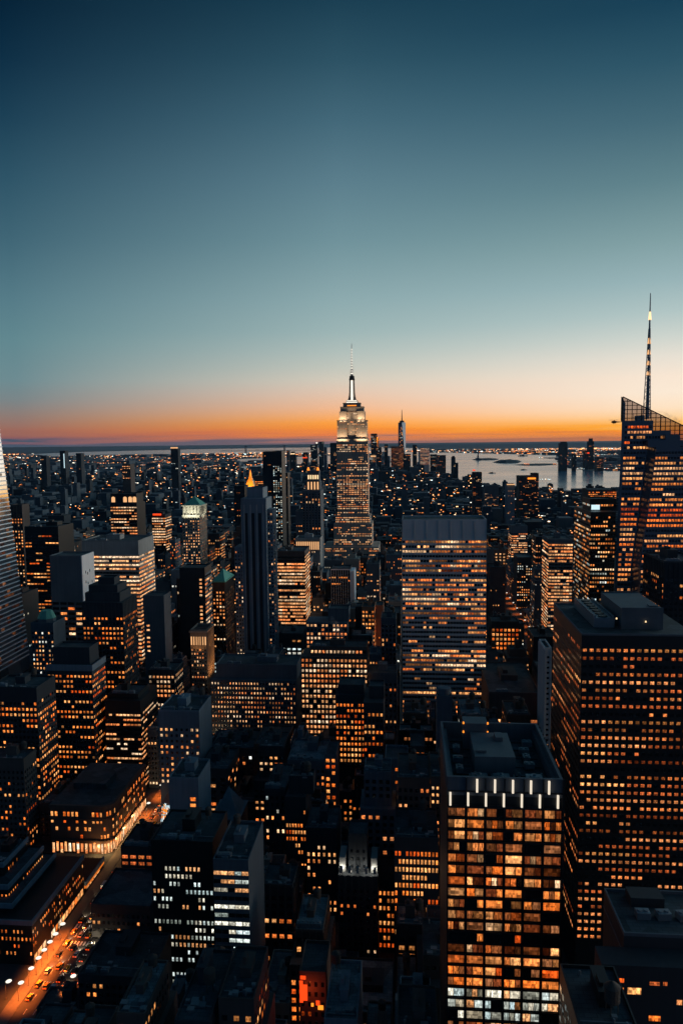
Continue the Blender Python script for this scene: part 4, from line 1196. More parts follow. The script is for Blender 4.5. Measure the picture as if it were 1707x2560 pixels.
# curved-corner store on the avenue
def corner_store():
    Y = 442
    a, c = at(125, 2014, Y), at(232, 2018, Y)
    h = (a.z + c.z) / 2
    xw = -186.6; y1 = 505
    r = empty('department_store', ((a.x + xw) / 2, Y, 0), 'store with a rounded corner and bright shopfronts on the glowing avenue', 'building')
    off = Vector(r.location)
    rad = 7.5
    pts = [(a.x, Y), (xw - rad, Y)] + [(xw - rad + rad * math.sin(t), Y + rad - rad * math.cos(t)) for t in (.26, .52, .79, 1.05, 1.31)] + [(xw, Y + rad), (xw, y1), (a.x, y1)]
    m = MB(); m.prism(pts, 0, h)
    def grow(p, d):
        out = []
        for x, y in p: out.append((x + (d if x > a.x + 1 else 0), y - (d if y < y1 - 1 else 0)))
        return out
    m.prism(grow(pts, .9), h - 1.2, h + .9); m.prism(grow(pts, .5), h - 8.4, h - 7.8); m.prism(grow(pts, .5), 8.0, 8.8)
    m.build('wall', MAT['brick'], r, off)
    d = MB(); d.face([(x - (.8 if x > a.x + 1 else 0), y + (.8 if y < y1 - 1 else -.8), h + .93) for x, y in pts]); d.box(a.x + 6, xw - 12, Y + 22, Y + 40, h + .94, h + 5); d.build('roof', MAT['roof'], r, off)
    rng = random.Random(21); wins = []
    path = pts[:-2] + [(xw, y1)]
    # walk the front and the avenue side, one window every 2.6 m
    seg = []
    for (xa, ya), (xb, yb) in zip(path, path[1:]):
        L = math.hypot(xb - xa, yb - ya); n = max(1, int(L / 2.6))
        for i in range(n):
            t0, t1 = (i + .2) / n, (i + .8) / n
            nx, ny = (yb - ya) / L, -(xb - xa) / L
            seg.append((xa + (xb - xa) * t0 + nx * .05, ya + (yb - ya) * t0 + ny * .05, xa + (xb - xa) * t1 + nx * .05, ya + (yb - ya) * t1 + ny * .05))
    for f, (za, hh, p) in enumerate(((h - 6.6, 3.0, .6), (h - 11, 1.6, .5), (h - 16, 2.4, .35), (h - 21, 2.4, .5), (h - 26, 2.4, .4), (h - 31, 2.4, .5), (1.0, 5.6, 1.0))):
        for s in seg:
            if rng.random() < p:
                c = pick('orange' if za > 3 else 'peach', rng, .45 if za > 3 else .85)
                wins.append(([(s[0], s[1], za), (s[2], s[3], za), (s[2], s[3], za + hh), (s[0], s[1], za + hh)], c))
    add_windows(r, wins, rng, 100)
    lm = bpy.data.lights.new('shopfront_light', 'POINT'); lm.energy = 2600; lm.color = (1, .52, .18); lm.shadow_soft_size = 1.0
    for (lx, ly, lz) in ((-188.5, 441, 4), (-184.8, 452, 5), (-184.8, 466, 5), (-184.8, 482, 5), (-196, 440, 4)):
        o = bpy.data.objects.new('shopfront_light', lm); COL.objects.link(o); o.parent = r; o.location = Vector((lx, ly, lz)) - off
    FOOT.append((a.x, xw, Y, y1, 2560, [[a.x, xw, Y, y1, 0, h]]))
corner_store()
# stepped terraces lower left, with light lines along their cornices
def terraces():
    specs = [('stepped_store', 'terraced store with a pale cornice line stepping along the avenue at lower left', (-30, 46, 2303), 340, 60, [(-45, 30, 2262, 8, 48), (-50, 20, 2215, 15, 38), (-60, 8, 2160, 24, 26)], 41),
             ('stepped_store', 'terraced block with an orange-lit cornice between the two avenue stores', (-20, 92, 2200), 402, 26, [(-25, 84, 2182, 4, 20), (-30, 66, 2150, 8, 14)], 42)]
    for nm, lb, px, Y, dep, tiers, sd in specs:
        b0 = pxbox(*px, Y, dep); b0[1] = -186.6
        boxes = [b0]
        for t in tiers:
            b = pxbox(t[0], t[1], t[2], Y + t[3], t[4]); b[4] = b0[5]; b[1] = min(b[1], b0[1] - 5); boxes.append(b)
        r = building(nm, lb, 'building', boxes, 'black', ST(3.8, 2.1, .42, .5, .62, 'orange', None, .4, 3.4, False, 1, .3, 2), 'FR', 0, kit='units', vb=2560, seed=sd)
        m = MB()
        for b in boxes:
            m.box(b[0], b[1] + .8, b[2] - .8, b[2] - .02, b[5] - 1.3, b[5] + 1.21, bottom=True); m.box(b[1] + .02, b[1] + .8, b[2] - .02, b[3], b[5] - 1.3, b[5] + 1.21, bottom=True)
        m.build('cornice', MAT['blue'], r, Vector(r.location))
        rs = random.Random(sd); sw = []
        y = b0[2] + 1.0
        while y < b0[3] - 3:
            L_ = rs.uniform(2.2, 4.5)
            if rs.random() < .85: sw.append(([(b0[1] + .06, y, .9), (b0[1] + .06, y + L_, .9), (b0[1] + .06, y + L_, 4.6), (b0[1] + .06, y, 4.6)], pick(rs.choice(['orange', 'peach', 'warm']), rs, .6)))
            y += L_ + .7
        add_windows(r, sw, rs, 100, name='shop_window')
        if sd == 42:
            g = MB(); b = boxes[0]; g.box(b[0], b[1], b[2] - .5, b[2] - .03, b[5] - 3.2, b[5] - 1.6, bottom=True); g.box(b[1] + .03, b[1] + .4, b[2], b[3], b[5] - 3.2, b[5] - 1.6, bottom=True); g.build('cornice_light', glow_mat('cornice_glow', lin((255, 130, 40)), .7), r, Vector(r.location))
terraces()

# -- lower middle
hb('office_block', 'near dark block whose side wall hides the right kerb of the glowing avenue', (228, 376, 2268), 363, 34, 2560, 'dark', ST(4, 2.6, .55, .5, .04, 'warm', None, .6, 3, True), 'F', kit='plain', seed=71)
def kerb_block_windows():
    r = [o for o in bpy.data.objects if o.get('label', '').startswith('near dark block whose')][0]
    rng = random.Random(2); wins = []
    for k in range(16):
        if rng.random() < .25: continue
        a = 274 + k * 6
        P, Q = at(a, 2406, 363), at(a + 4, 2397, 363)
        wins.append(([(P.x, 362.95, P.z), (Q.x, 362.95, P.z), (Q.x, 362.95, Q.z), (P.x, 362.95, Q.z)], pick('mixed', rng, .5)))
    P, Q = at(322, 2442, 363), at(336, 2434, 363)
    wins.append(([(P.x, 362.95, P.z), (Q.x, 362.95, P.z), (Q.x, 362.95, Q.z), (P.x, 362.95, Q.z)], pick('orange', rng, .9)))
    add_windows(r, wins, rng)
kerb_block_windows()
hb('low_building', 'low dark block right of the avenue at the bottom, below the kerb-hiding block', (196, 374, 2446), 297, 30, 2560, 'dark', ST(4, 2.8, .55, .5, .12, 'orange', None, .6, 2, True), 'F', kit='units', seed=73)
def red_bay():
    r, bx = hb('low_building', 'low dark block at bottom centre with a glowing red loading bay', (748, 814, 2436), 264, 18, 2560, 'brick', ST(4, 2.6, .5, .5, .08, 'orange', None, .6, 2, True), 'F', kit='plain', seed=75)
    off = Vector(r.location)
    for (a, b, c, d, g) in ((750, 757, 2452, 2505, 'red'), (758, 768, 2462, 2500, 'red'), (751, 764, 2440, 2447, 'red'), (778, 784, 2508, 2515, 'orange'), (790, 799, 2502, 2512, 'red'), (795, 808, 2514, 2523, 'orange')):
        P, Q = at(a, d, 263.9), at(b, c, 263.9)
        m = MB(); m.box(P.x, Q.x, 263.6, 263.97, P.z, Q.z, bottom=True); m.build('glowing_bay', GLOW[g], r, off)
    l = bpy.data.lights.new('bay_light', 'POINT'); l.energy = 900; l.color = (1, .12, .02); l.shadow_soft_size = .4
    o = bpy.data.objects.new('bay_light', l); COL.objects.link(o); o.parent = r; q = at(770, 2490, 260); o.location = q - off
red_bay()
hb('low_building', 'lowest dark roof at the bottom edge beside the end of the glowing avenue', (92, 196, 2530), 303, 14, 2560, 'dark', ST(4, 2.8, .55, .5, .06, 'orange', None, .6, 2, True), 'F', kit='bulk', seed=74)
hb('loft_block', 'dark-roofed block with wide dim amber windows facing the rounded store corner', (302, 384, 2122), 400, 26, 2285, 'dark', ST(3.9, 5.2, .8, .55, .62, 'dim', None, .5, 3, True, 1, .35, 1), 'F', kit='units', seed=72)
hb('office_block', 'dark slab of scattered cool white windows in the lower left centre', (378, 531, 2108), 330, 30, 2492, 'black', ST(3.8, 2.0, .58, .58, .46, 'cool', None, .5, 7, False, 1, .22, 3), 'F', kit='units', seed=52)
hb('office_block', 'block with bright white strip windows right of the scattered cool-lit slab', (533, 621, 2155), 308, 34, 2492, 'slate', ST(3.9, 3.2, .92, .5, .62, 'cool', None, .7, 3.2, True, 1, .3, 3), 'F', kit='units', seed=53)
hb('loft_tower', 'narrow loft tower with amber window triplets below a lit rooftop shed', (713, 764, 1992), 400, 26, 2220, 'dark', ST(3.9, 1.55, .62, .58, .66, 'orange', None, .5, 7, False, 1, .5, 3), 'F', tiers=[(722, 783, 1945, 4, 10)], kit='tank', seed=54, nowin=(1,))
hb('loft_block', 'dark block behind the amber loft tower with thin columns of warm windows', (764, 842, 2075), 385, 26, 2330, 'dark', ST(3.9, 2.9, .5, .58, .3, 'warm', None, .6, 8, False, 1, .5, 2), 'F', kit='bulk', seed=55)
def crowned_shaft():
    r, bx = hb('crowned_tower', 'dark shaft with white floodlit niches at its crown in the lower centre', (845, 944, 2190), 350, 26, 2450, 'dark', ST(3.9, 3.2, .4, .45, .05, 'warm', 'pier', .5, 6, True), 'F', tiers=[(871, 917, 2090, 5, 14)], kit='plain', seed=56)
    b, t = bx; off = Vector(r.location)
    for x in (b[0] + .4, b[1] - 3.4):
        m = MB(); m.box(x, x + 3, b[2] + 3, b[2] + 14, b[5], b[5] + 7.5); m.build('turret', MAT['grey'], r, off)
    m = MB()
    for k in range(5):
        x = b[0] + 1.5 + (b[1] - b[0] - 3) * k / 4
        m.box(x - .7, x + .7, b[2] - .02, b[2] + 1.2, b[5] + 1.21, b[5] + 4.2)
    m.build('crenel', MAT['grey'], r, off)
    lm = bpy.data.lights.new('floodlight', 'POINT'); lm.energy = 420; lm.color = (1, .97, .82); lm.shadow_soft_size = .3
    for x in (b[0] + 1.8, b[0] + 6.2, b[1] - 6.2, b[1] - 1.8):
        g = MB(); g.cyl(x, b[2] + 1.9, .3, .22, b[5] + .8, b[5] + 1.5, 8); g.build('lamp', GLOW['white'], r, off)
        o = bpy.data.objects.new('floodlight', lm); COL.objects.link(o); o.parent = r; o.location = Vector((x, b[2] + 1.9, b[5] + 2.6)) - off
crowned_shaft()
hb('loft_block', 'block with full columns of amber four-pane windows left of the light-finned block', (985, 1096, 2100), 345, 30, 2340, 'dark', ST(4.0, 1.75, .64, .62, .62, 'orange', None, .5, 5, False, 1, .5, 4), 'F', kit='bulk', seed=57)
hb('loft_block', 'dark block with small groups of orange windows between the crowned shaft and amber columns', (945, 986, 2205), 362, 22, 2400, 'dark', ST(4.0, 1.9, .6, .58, .5, 'orange', None, .6, 4, False, 1, .5, 3), 'F', kit='plain', seed=58)
hb('low_building', 'low pale flat roof with two bulkheads at bottom centre', (810, 893, 2556), 240, 30, 2560, 'blue', ST(4, 3, .5, .5, .1), 'F', kit='bulk', roofmat='roofpale', seed=60)
hb('church_block', 'grey gabled attic with a lit arched window among dark blocks at mid centre', (962, 1020, 1900), 440, 20, 1960, 'blue', ST(4, 4, .4, .5, .35, 'orange', None, .5, 4, False), 'F', kit='plain', seed=61)
hb('loft_block', 'flat-roofed block with a pale rooftop shed and skylight left of the brick centre blocks', (718, 812, 1905), 450, 34, 1990, 'slate', ST(4, 3, .5, .5, .2, 'warm', None, .5, 4, True), 'F', kit='units', roofmat='roofpale', seed=62)
hb('loft_tower', 'thin lit shaft of paired orange windows beside the pale rooftop shed', (812, 840, 1890), 452, 20, 2010, 'slate', ST(4, 3.2, .66, .6, .85, 'orange', None, .3, 1, False, 1, .5, 1), 'F', kit='plain', seed=63)
hb('loft_block', 'block with paired orange windows at the left foot of the sunken-roof block', (1025, 1062, 1870), 450, 24, 1965, 'dark', ST(3.9, 3, .6, .55, .7, 'orange', None, .4, 2, False, 1, .5, 2), 'F', kit='plain', seed=64)
def water_tower_house():
    q = at(1110, 1735, 420)
    r, bx = hb('setback_tower', 'dark round-topped shaft in front of the foot of the pale-framed slab', (1092, 1130, 1745), 420, 16, 1830, 'slate', None, 'F', kit='plain')
    b = bx[0]; m = MB(); m.cyl((b[0] + b[1]) / 2, b[2] + 6, 4, 4, b[5], b[5] + 4, 18); m.cyl((b[0] + b[1]) / 2, b[2] + 6, 3.4, 3.4, b[5] + 4, b[5] + 4.3, 18); m.build('roof_drum', MAT['slate'], r, Vector(r.location))
water_tower_house()

# ------------------------------------------------------------------ the landmark stone tower with its lit mast
def landmark():
    Y, D = 1300, 44
    r = empty('art_deco_skyscraper', (at(879, 1300, Y).x, Y, 0), 'tallest central stone skyscraper with stepped crown, lit mast and antenna', 'building')
    off = Vector(r.location)
    rng = random.Random(66)
    X = lambda px, py=1200, dy=0: at(px, py, Y + dy).x
    Z = lambda py, px=879, dy=0: at(px, py, Y + dy).z
    wall, wins = MB(), []
    st = ST(3.55, 2.75, .64, .56, .74, 'peach', None, .75, 1.2, False, 1, .6, 3)
    def tier(xl, xr, yt, yb, dy, dep, s=st, zmin=0):
        b = [X(xl, yt, dy), X(xr, yt, dy), Y + dy, Y + dy + dep, max(0.0, Z(yb, 879, dy)), Z(yt, 879, dy)]
        wall.box(*b)
        if s:
            wins.extend(facade(wall, 'F', b, s, b[4] + .5, rng)); wins.extend(facade(wall, 'R', b, dict(s, p=.4), b[4] + .5, rng))
        return b
    tier(806, 946, 1368, 1450, -22, 80, dict(st, p=.3, lo=.2))
    tier(834, 929, 1310, 1368, -10, 64, dict(st, p=.5, lo=.25))
    tier(838.5, 924, 1290, 1310, -4, 54)
    shaft = tier(841, 919, 1098, 1290, 0, D)
    # projecting pilasters down the shaft
    for k in range(12):
        x = shaft[0] + (shaft[1] - shaft[0]) * k / 11
        wall.box(max(shaft[0], x - .35), min(shaft[1], x + .35), Y - .45, Y - .06, shaft[4], shaft[5] - .5)
    s2 = dict(st, p=.35, lo=.4)
    c2 = tier(856, 902, 1030, 1098, 6, 32, dict(st, p=.22))                # recessed centre
    l2 = tier(842.5, 867, 1052, 1098, 3, 36, s2); r2 = tier(890, 916.5, 1052, 1098, 3, 36, s2)
    l3 = tier(848, 866, 1028, 1052, 5, 32, dict(st, p=.15)); r3 = tier(892, 911, 1028, 1052, 5, 32, dict(st, p=.15))
    t4 = tier(850.5, 908.5, 1018, 1028, 7, 28, None)
    t5 = tier(857.5, 900.5, 1008.5, 1018, 9, 22, None)
    t6 = tier(864.5, 894, 1003.5, 1008.5, 11, 18, None)
    t7 = tier(866, 892.5, 1000, 1003.5, 12, 16, None)
    for b in (l2, r2, l3, r3, c2):
        n = 6 if b is not c2 else 5
        for k in range(n):
            x = b[0] + (b[1] - b[0]) * k / (n - 1)
            wall.box(max(b[0], x - .5), min(b[1], x + .5), b[2] - .7, b[2] - .06, b[4], b[5] - .3)
    # the shafts between the wings
    wall.build('wall', MAT['stone'], r, off)
    add_windows(r, wins, rng, 100)
    # parapet trims
    m = MB()
    for b in (shaft, l2, r2, t4, t5): m.box(b[0] - .5, b[1] + .5, b[2] - .5, b[3], b[5], b[5] + 1.1, bottom=True)
    m.build('parapet', MAT['dark'], r, off)
    g = MB()
    g.box(t5[0] + 7, t5[1] - 7, t5[2] - .25, t5[2] - .03, t5[4] + 2.0, t5[4] + 3.6, bottom=True)
    g.build('observation_window', GLOW['orange'], r, off)
    for b in (t6, t7):
        g = MB(); g.box(b[0] + .6, b[1] - .6, b[2] - .3, b[2] - .03, b[4] + .6, b[5] - .5, bottom=True); g.build('lit_band', GLOW['white'], r, off)
    # mast: flared winged shaft, glazed centre, dome
    cx, cy = (t7[0] + t7[1]) / 2, Y + 20
    zz = [Z(1000), Z(992), Z(978), Z(960), Z(948)]
    hw = [7.6, 6.2, 5.0, 4.6, 4.4]
    m = MB()
    for i in range(4):
        for (ux, uy) in ((1, 0), (0, 1)):
            a, b = hw[i], hw[i + 1]
            w = 1.15
            if ux: p, q = [(cx - a, cy - w), (cx + a, cy - w), (cx + a, cy + w), (cx - a, cy + w)], [(cx - b, cy - w), (cx + b, cy - w), (cx + b, cy + w), (cx - b, cy + w)]
            else: p, q = [(cx - w, cy - a), (cx + w, cy - a), (cx + w, cy + a), (cx - w, cy + a)], [(cx - w, cy - b), (cx + w, cy - b), (cx + w, cy + b), (cx - w, cy + b)]
            if ux: m.prism(p, zz[i], zz[i + 1], 0, True, q)
    m.cyl(cx, cy, 4.3, 3.9, zz[0], zz[4], 16)
    m.build('mast', MAT['stone'], r, off)
    g = MB(); g.prism([(cx - 1.9, cy - 4.9), (cx + 1.9, cy - 4.9), (cx + 1.9, cy - 3.2), (cx - 1.9, cy - 3.2)], zz[0] + .4, zz[4] - .6, 0, True, [(cx - 1.7, cy - 4.6), (cx + 1.7, cy - 4.6), (cx + 1.7, cy - 3), (cx - 1.7, cy - 3)])
    g.build('mast_glazing', GLOW['white'], r, off)
    m = MB(); zd = Z(936)
    m.cyl(cx, cy, 5.0, 5.0, zz[4], zz[4] + 2.2, 16); m.cyl(cx, cy, 4.6, 4.2, zz[4] + 2.2, zd - 2.4, 16); m.cyl(cx, cy, 4.4, 4.4, zd - 2.4, zd - 1.4, 16); m.cyl(cx, cy, 4.2, 2.2, zd - 1.4, zd, 16)
    m.build('dome', MAT['dark'], r, off)
    # antenna: lit segments between dark rings, tapering
    tip, n = Z(855), 12
    lits, dark = [], MB()
    for k in range(n):
        a, b = zd + (tip - zd) * k / n, zd + (tip - zd) * (k + 1) / n
        ra = 2.0 if k < 2 else (1.6 if k < 5 else 1.6 - (k - 5) * .17)
        ra = max(.28, ra)
        if k < 10:
            lits.append(MB()); lits[-1].cyl(cx, cy, ra * .8, ra * .8, a + (b - a) * .5, b, 8)
        dark.cyl(cx, cy, ra, ra, a, a + (b - a) * .5, 8)
        if k >= 10: dark.cyl(cx, cy, ra * .7, ra * .6, a + (b - a) * .5, b, 8)
    for x in (-2.6, 2.6): dark.bar((cx + x, cy - 1, zd), (cx + x, cy - 1, zd + (18 if x > 0 else 8)), .22)
    dark.cyl(cx, cy, 2.7, 2.7, zd + 8, zd + 8.8, 10)
    a = dark.build('antenna', MAT['steel'], r, off)
    for lit in lits:
        o = lit.build('antenna_light', GLOW['white'], a); o.data.transform(Matrix.Translation(-off))
    # crown floodlights, unseen, hung in open air in front of the walls
    W = (1, .70, .42)
    for b in (l2, r2):
        for f in (.2, .5, .8):
            x = b[0] + (b[1] - b[0]) * f
            spot(r, (x, b[2] - 10, b[4] - 5), (x, b[2], b[4] + 15), 16000, W, 120, .9)
    for b in (l3, r3):
        for f in (.25, .75):
            x = b[0] + (b[1] - b[0]) * f
            spot(r, (x, b[2] - 8, b[4] - 1.5), (x, b[2], b[4] + 8), 15000, W, 110, .9)
    for x in (-6, 6): spot(r, (cx + x, cy - 9, t7[5] + .5), (cx + x * .4, cy - 3, t7[5] + 22), 2500, (1, .85, .68), 90, .9)
    FOOT.append((X(806), X(946), Y - 22, Y + 60, 1398, [[shaft[0], shaft[1], Y, Y + D, 0, shaft[5]], [X(806), X(946), Y - 22, Y + 60, 0, Z(1368)]]))
landmark()

# ------------------------------------------------------------------ crystal tower with a lattice crown and spire at right
def crystal_tower():
    Y = 612
    x0 = at(1556, 992, Y).x
    xe = x0 + 62
    z_hi = at(1556, 992, Y).z; z_lo = at(1704, 1063, Y).z
    slope = (z_lo - z_hi) / (at(1704, 1063, Y).x - x0)
    zr = at(1556, 1052, Y).z                       # solid roof under the open crown
    r = empty('crystal_tower', (x0 + 25, Y, 0), 'faceted glass skyscraper with an open slanted lattice crown and tall spire at right', 'building')
    off = Vector(r.location)
    xb = at(1527, 1500, Y).x                       # the foot leans out a little
    rng = random.Random(101)
    m = MB()
    zb = 40.0
    zA, zB = zr, at(1655, 1076, Y).z
    zC = at(1690, 1100, Y).z
    xA, xB = at(1632, 1052, Y).x, at(1676, 1076, Y).x
    foot = [(xb, Y + 1.5), (xb + 1.5, Y), (xe + 4, Y), (xe + 4, Y + 60), (xb + 20, Y + 60)]
    m.prism(foot, zb, zC, 0, True, [(x0, Y + 1.5), (x0 + 1.5, Y), (xe, Y), (xe, Y + 60), (x0 + 20, Y + 60)])
    m.prism(foot, 0, zb)
    m.prism([(x0, Y + 1.5), (x0 + 1.5, Y), (xB, Y), (xB, Y + 60), (x0 + 20, Y + 60)], zC, zB)
    m.prism([(x0, Y + 1.5), (x0 + 1.5, Y), (xA, Y), (xA, Y + 60), (x0 + 20, Y + 60)], zB, zA)
    # second crystal folded against the front
    fa, fb = at(1628, 1118, Y - 9), at(1588, 1420, Y - 9)
    f1 = [(fb.x, Y - 1), (fb.x + 3.4, Y - 9), (xe + 2, Y - 9), (xe + 2, Y - .02)]
    f2 = [(fa.x, Y - 1), (fa.x + 3.4, Y - 9), (xe, Y - 9), (xe, Y - .02)]
    m.prism([(fb.x, Y - 1), (fb.x + 3.4, Y - 9), (xe + 2, Y - 9), (xe + 2, Y - .02)], zb, fb.z)
    m.prism(f1, fb.z, fa.z, 0, True, f2)
    # machine boxes on the second crystal
    a, b = at(1618, 1100, Y - 7), at(1668, 1120, Y - 7)
    m.box(a.x, b.x, Y - 7.5, Y - .03, fa.z, a.z)
    a, b = at(1662, 1087, Y - 6), at(1698, 1110, Y - 6)
    m.box(a.x, b.x, Y - 6.4, Y - .04, fa.z, a.z)
    m.build('wall', MAT['curtain'], r, off)
    # windows
    wins = []
    fh = 4.05
    z = zA - 6
    k = 0
    while z > 60:
        t = (z - zb) / (zA - zb)
        xl = xb + (x0 - xb) * t + 1.9
        tt = min(1, max(0, (z - fb.z) / (fa.z - fb.z)))
        xf = fb.x + (fa.x - fb.x) * tt
        upper = z > fa.z - 2
        q = rng.random()
        pf = .15 if q < .22 else (.97 if q > .62 else .74)
        if upper: pf *= .6
        base = pick('orange' if rng.random() < .7 else 'peach', rng, .62)
        # main face left of the fold
        xr_ = (xe - 1 if z < zC - 4 else (xB - 1 if z < zB - 4 else xA - 1)) if upper else xf - 1.0
        nb = max(1, int((xr_ - xl) / 2.3))
        on = False
        for i in range(nb):
            if i % 4 == 0: on = rng.random() < pf
            if upper and i < 4: on = rng.random() < .35
            j = .35 + .85 * rng.random()
            c = (base[0] * j, base[1] * j, base[2] * j, 1) if on and rng.random() < .92 else None
            xa = xl + (xr_ - xl) * i / nb
            wins.append(([(xa + .25, Y - .06, z), (xa + (xr_ - xl) / nb - .25, Y - .06, z), (xa + (xr_ - xl) / nb - .25, Y - .06, z + 2.0), (xa + .25, Y - .06, z + 2.0)], c))
        if not upper:
            xs = xf + 3.8
            nb = max(1, int((xe - xs) / 2.3))
            for i in range(nb):
                if i % 4 == 0: on = rng.random() < pf
                j = .35 + .85 * rng.random()
                c = (base[0] * j, base[1] * j, base[2] * j, 1) if on and rng.random() < .94 else None
                xa = xs + i * 2.3
                wins.append(([(xa + .25, Y - 9.06, z), (xa + 2.05, Y - 9.06, z), (xa + 2.05, Y - 9.06, z + 2.0), (xa + .25, Y - 9.06, z + 2.0)], c))
        z -= fh; k += 1
    add_windows(r, wins, rng, 100)
    # floor bands
    bm = MB()
    z = zC - 6 - .9
    while z > 60:
        t = (z - zb) / (zA - zb); xl = xb + (x0 - xb) * t + 1.7
        bm.box(xl, xe - .5, Y - .3, Y - .08, z - .25, z + .25, bottom=True)
        if z < fa.z - 2:
            tt = min(1, max(0, (z - fb.z) / (fa.z - fb.z)))
            bm.box(fb.x + (fa.x - fb.x) * tt + 3.5, xe, Y - 9.4, Y - 9.08, z - .25, z + .25, bottom=True)
        z -= fh
    bm.build('floor_band', MAT['blue'], r, off)
    # lattice crown: glazed screen on three sides, open above the roof
    lat, gl = MB(), MB()
    def ztop(x): return z_hi + slope * (x - x0)
    n = 17
    def zfl(x): return (zA if x < xA else (zB if x < xB else zC)) + .05
    for k in range(n + 1):
        x = x0 + (xe - x0) * k / n
        zr = zfl(x)
        lat.bar((x, Y, zr), (x, Y, ztop(x)), .32 if k % 4 else .5)
        if k % 2 == 0 and k > 2: lat.bar((x, Y + 22, zr), (x, Y + 22, ztop(x) - 5), .22)
    zr = zA
    for j in range(13):
        z = zC + 1 + j * 3.3
        xend = min(xe, x0 + (z - z_hi) / slope) if z > ztop(xe) else xe
        xs_ = x0 if z > zA else (xA if z > zB else xB)
        if xend > xs_ + .5:
            lat.bar((xs_, Y, z), (xend, Y, z), .42 if j % 2 else .3)
            if z > zA: lat.bar((x0, Y + 4, z), (x0 + 13, Y + 40, z), .3)
    for j in range(9): lat.bar((x0 + j * 1.6, Y + 4 + j * 4.4, zr), (x0 + j * 1.6, Y + 4 + j * 4.4, z_hi - j * .4), .22)
    lat.bar((x0, Y, z_hi), (xe, Y, ztop(xe)), .5); lat.bar((x0, Y + 4, z_hi), (x0 + 13, Y + 40, z_hi - 3.2), .4)
    lat.build('crown_lattice', MAT['dark'], r, off)
    gl.face([(x0, Y + .3, zA), (xA, Y + .3, zA), (xA, Y + .3, zB), (xB, Y + .3, zB), (xB, Y + .3, zC), (xe, Y + .3, zC), (xe, Y + .3, ztop(xe)), (x0, Y + .3, z_hi)])
    mt, nt, bs = new_mat('crown_glass')
    tr = nt.nodes.new('ShaderNodeBsdfTransparent'); tr.inputs[0].default_value = (.44, .37, .34, 1)
    gs = nt.nodes.new('ShaderNodeBsdfGlossy'); gs.inputs['Roughness'].default_value = .15
    mx = nt.nodes.new('ShaderNodeMixShader'); mx.inputs[0].default_value = .18
    nt.links.new(tr.outputs[0], mx.inputs[1]); nt.links.new(gs.outputs[0], mx.inputs[2])
    nt.links.new(mx.outputs[0], nt.nodes['Material Output'].inputs[0])
    gl.build('crown_glass', mt, r, off)
    core = MB(); core.box(x0 + 26, xA - 1, Y + 30, Y + 46, zA + .02, zA + 5); core.build('machine_room', MAT['slate'], r, off)
    # spire
    sx = at(1617, 1030, Y + 26).x; sy = Y + 26
    zs, zt = zr + 2, at(1620, 733, Y + 26).z
    sp, li = MB(), MB()
    z1 = zs + (zt - zs) * .72
    for a in range(3):
        an = a * 2.094 + .5
        sp.bar((sx + 3.4 * math.cos(an), sy + 3.4 * math.sin(an), zs), (sx + .7 * math.cos(an), sy + .7 * math.sin(an), z1), .38)
    sp.cyl(sx, sy, 1.5, .7, zs, z1, 8)
    sp.cyl(sx, sy, .8, .35, z1, zt, 8)
    nseg = 13
    for k in range(nseg):
        z = zs + (z1 - zs) * k / nseg; rad = 3.4 - 2.7 * k / nseg
        for a in range(3):
            p = [(sx + rad * math.cos(t * 2.094 + .5), sy + rad * math.sin(t * 2.094 + .5), z) for t in (a, a + 1)]
            q = (sx + (rad - .2) * math.cos((a + 1) * 2.094 + .5), sy + (rad - .2) * math.sin((a + 1) * 2.094 + .5), z + (z1 - zs) / nseg)
            sp.bar(p[0], p[1], .24); sp.bar(p[0], q, .2)
    s = sp.build('spire', MAT['steel'], r, off)
    for k, (f, c) in enumerate(((.79, 3.2), (.60, 2.4), (.515, 2.2), (.43, 2.2), (.35, 2.2))):
        z = zs + (zt - zs) * f
        g = MB(); g.cyl(sx, sy, 1.5 - f * .9 + .55, .75, z, z + c * 2, 10); o = g.build('spire_lamp', GLOW['peach'] if k else GLOW['warm'], s)
        o.data.transform(Matrix.Translation(-off))
    FOOT.append((min(x0, xb) - 1, xe + 5, Y - 10, Y + 61, 1500, [[x0, xe, Y, Y + 60, 0, z_lo]]))
crystal_tower()

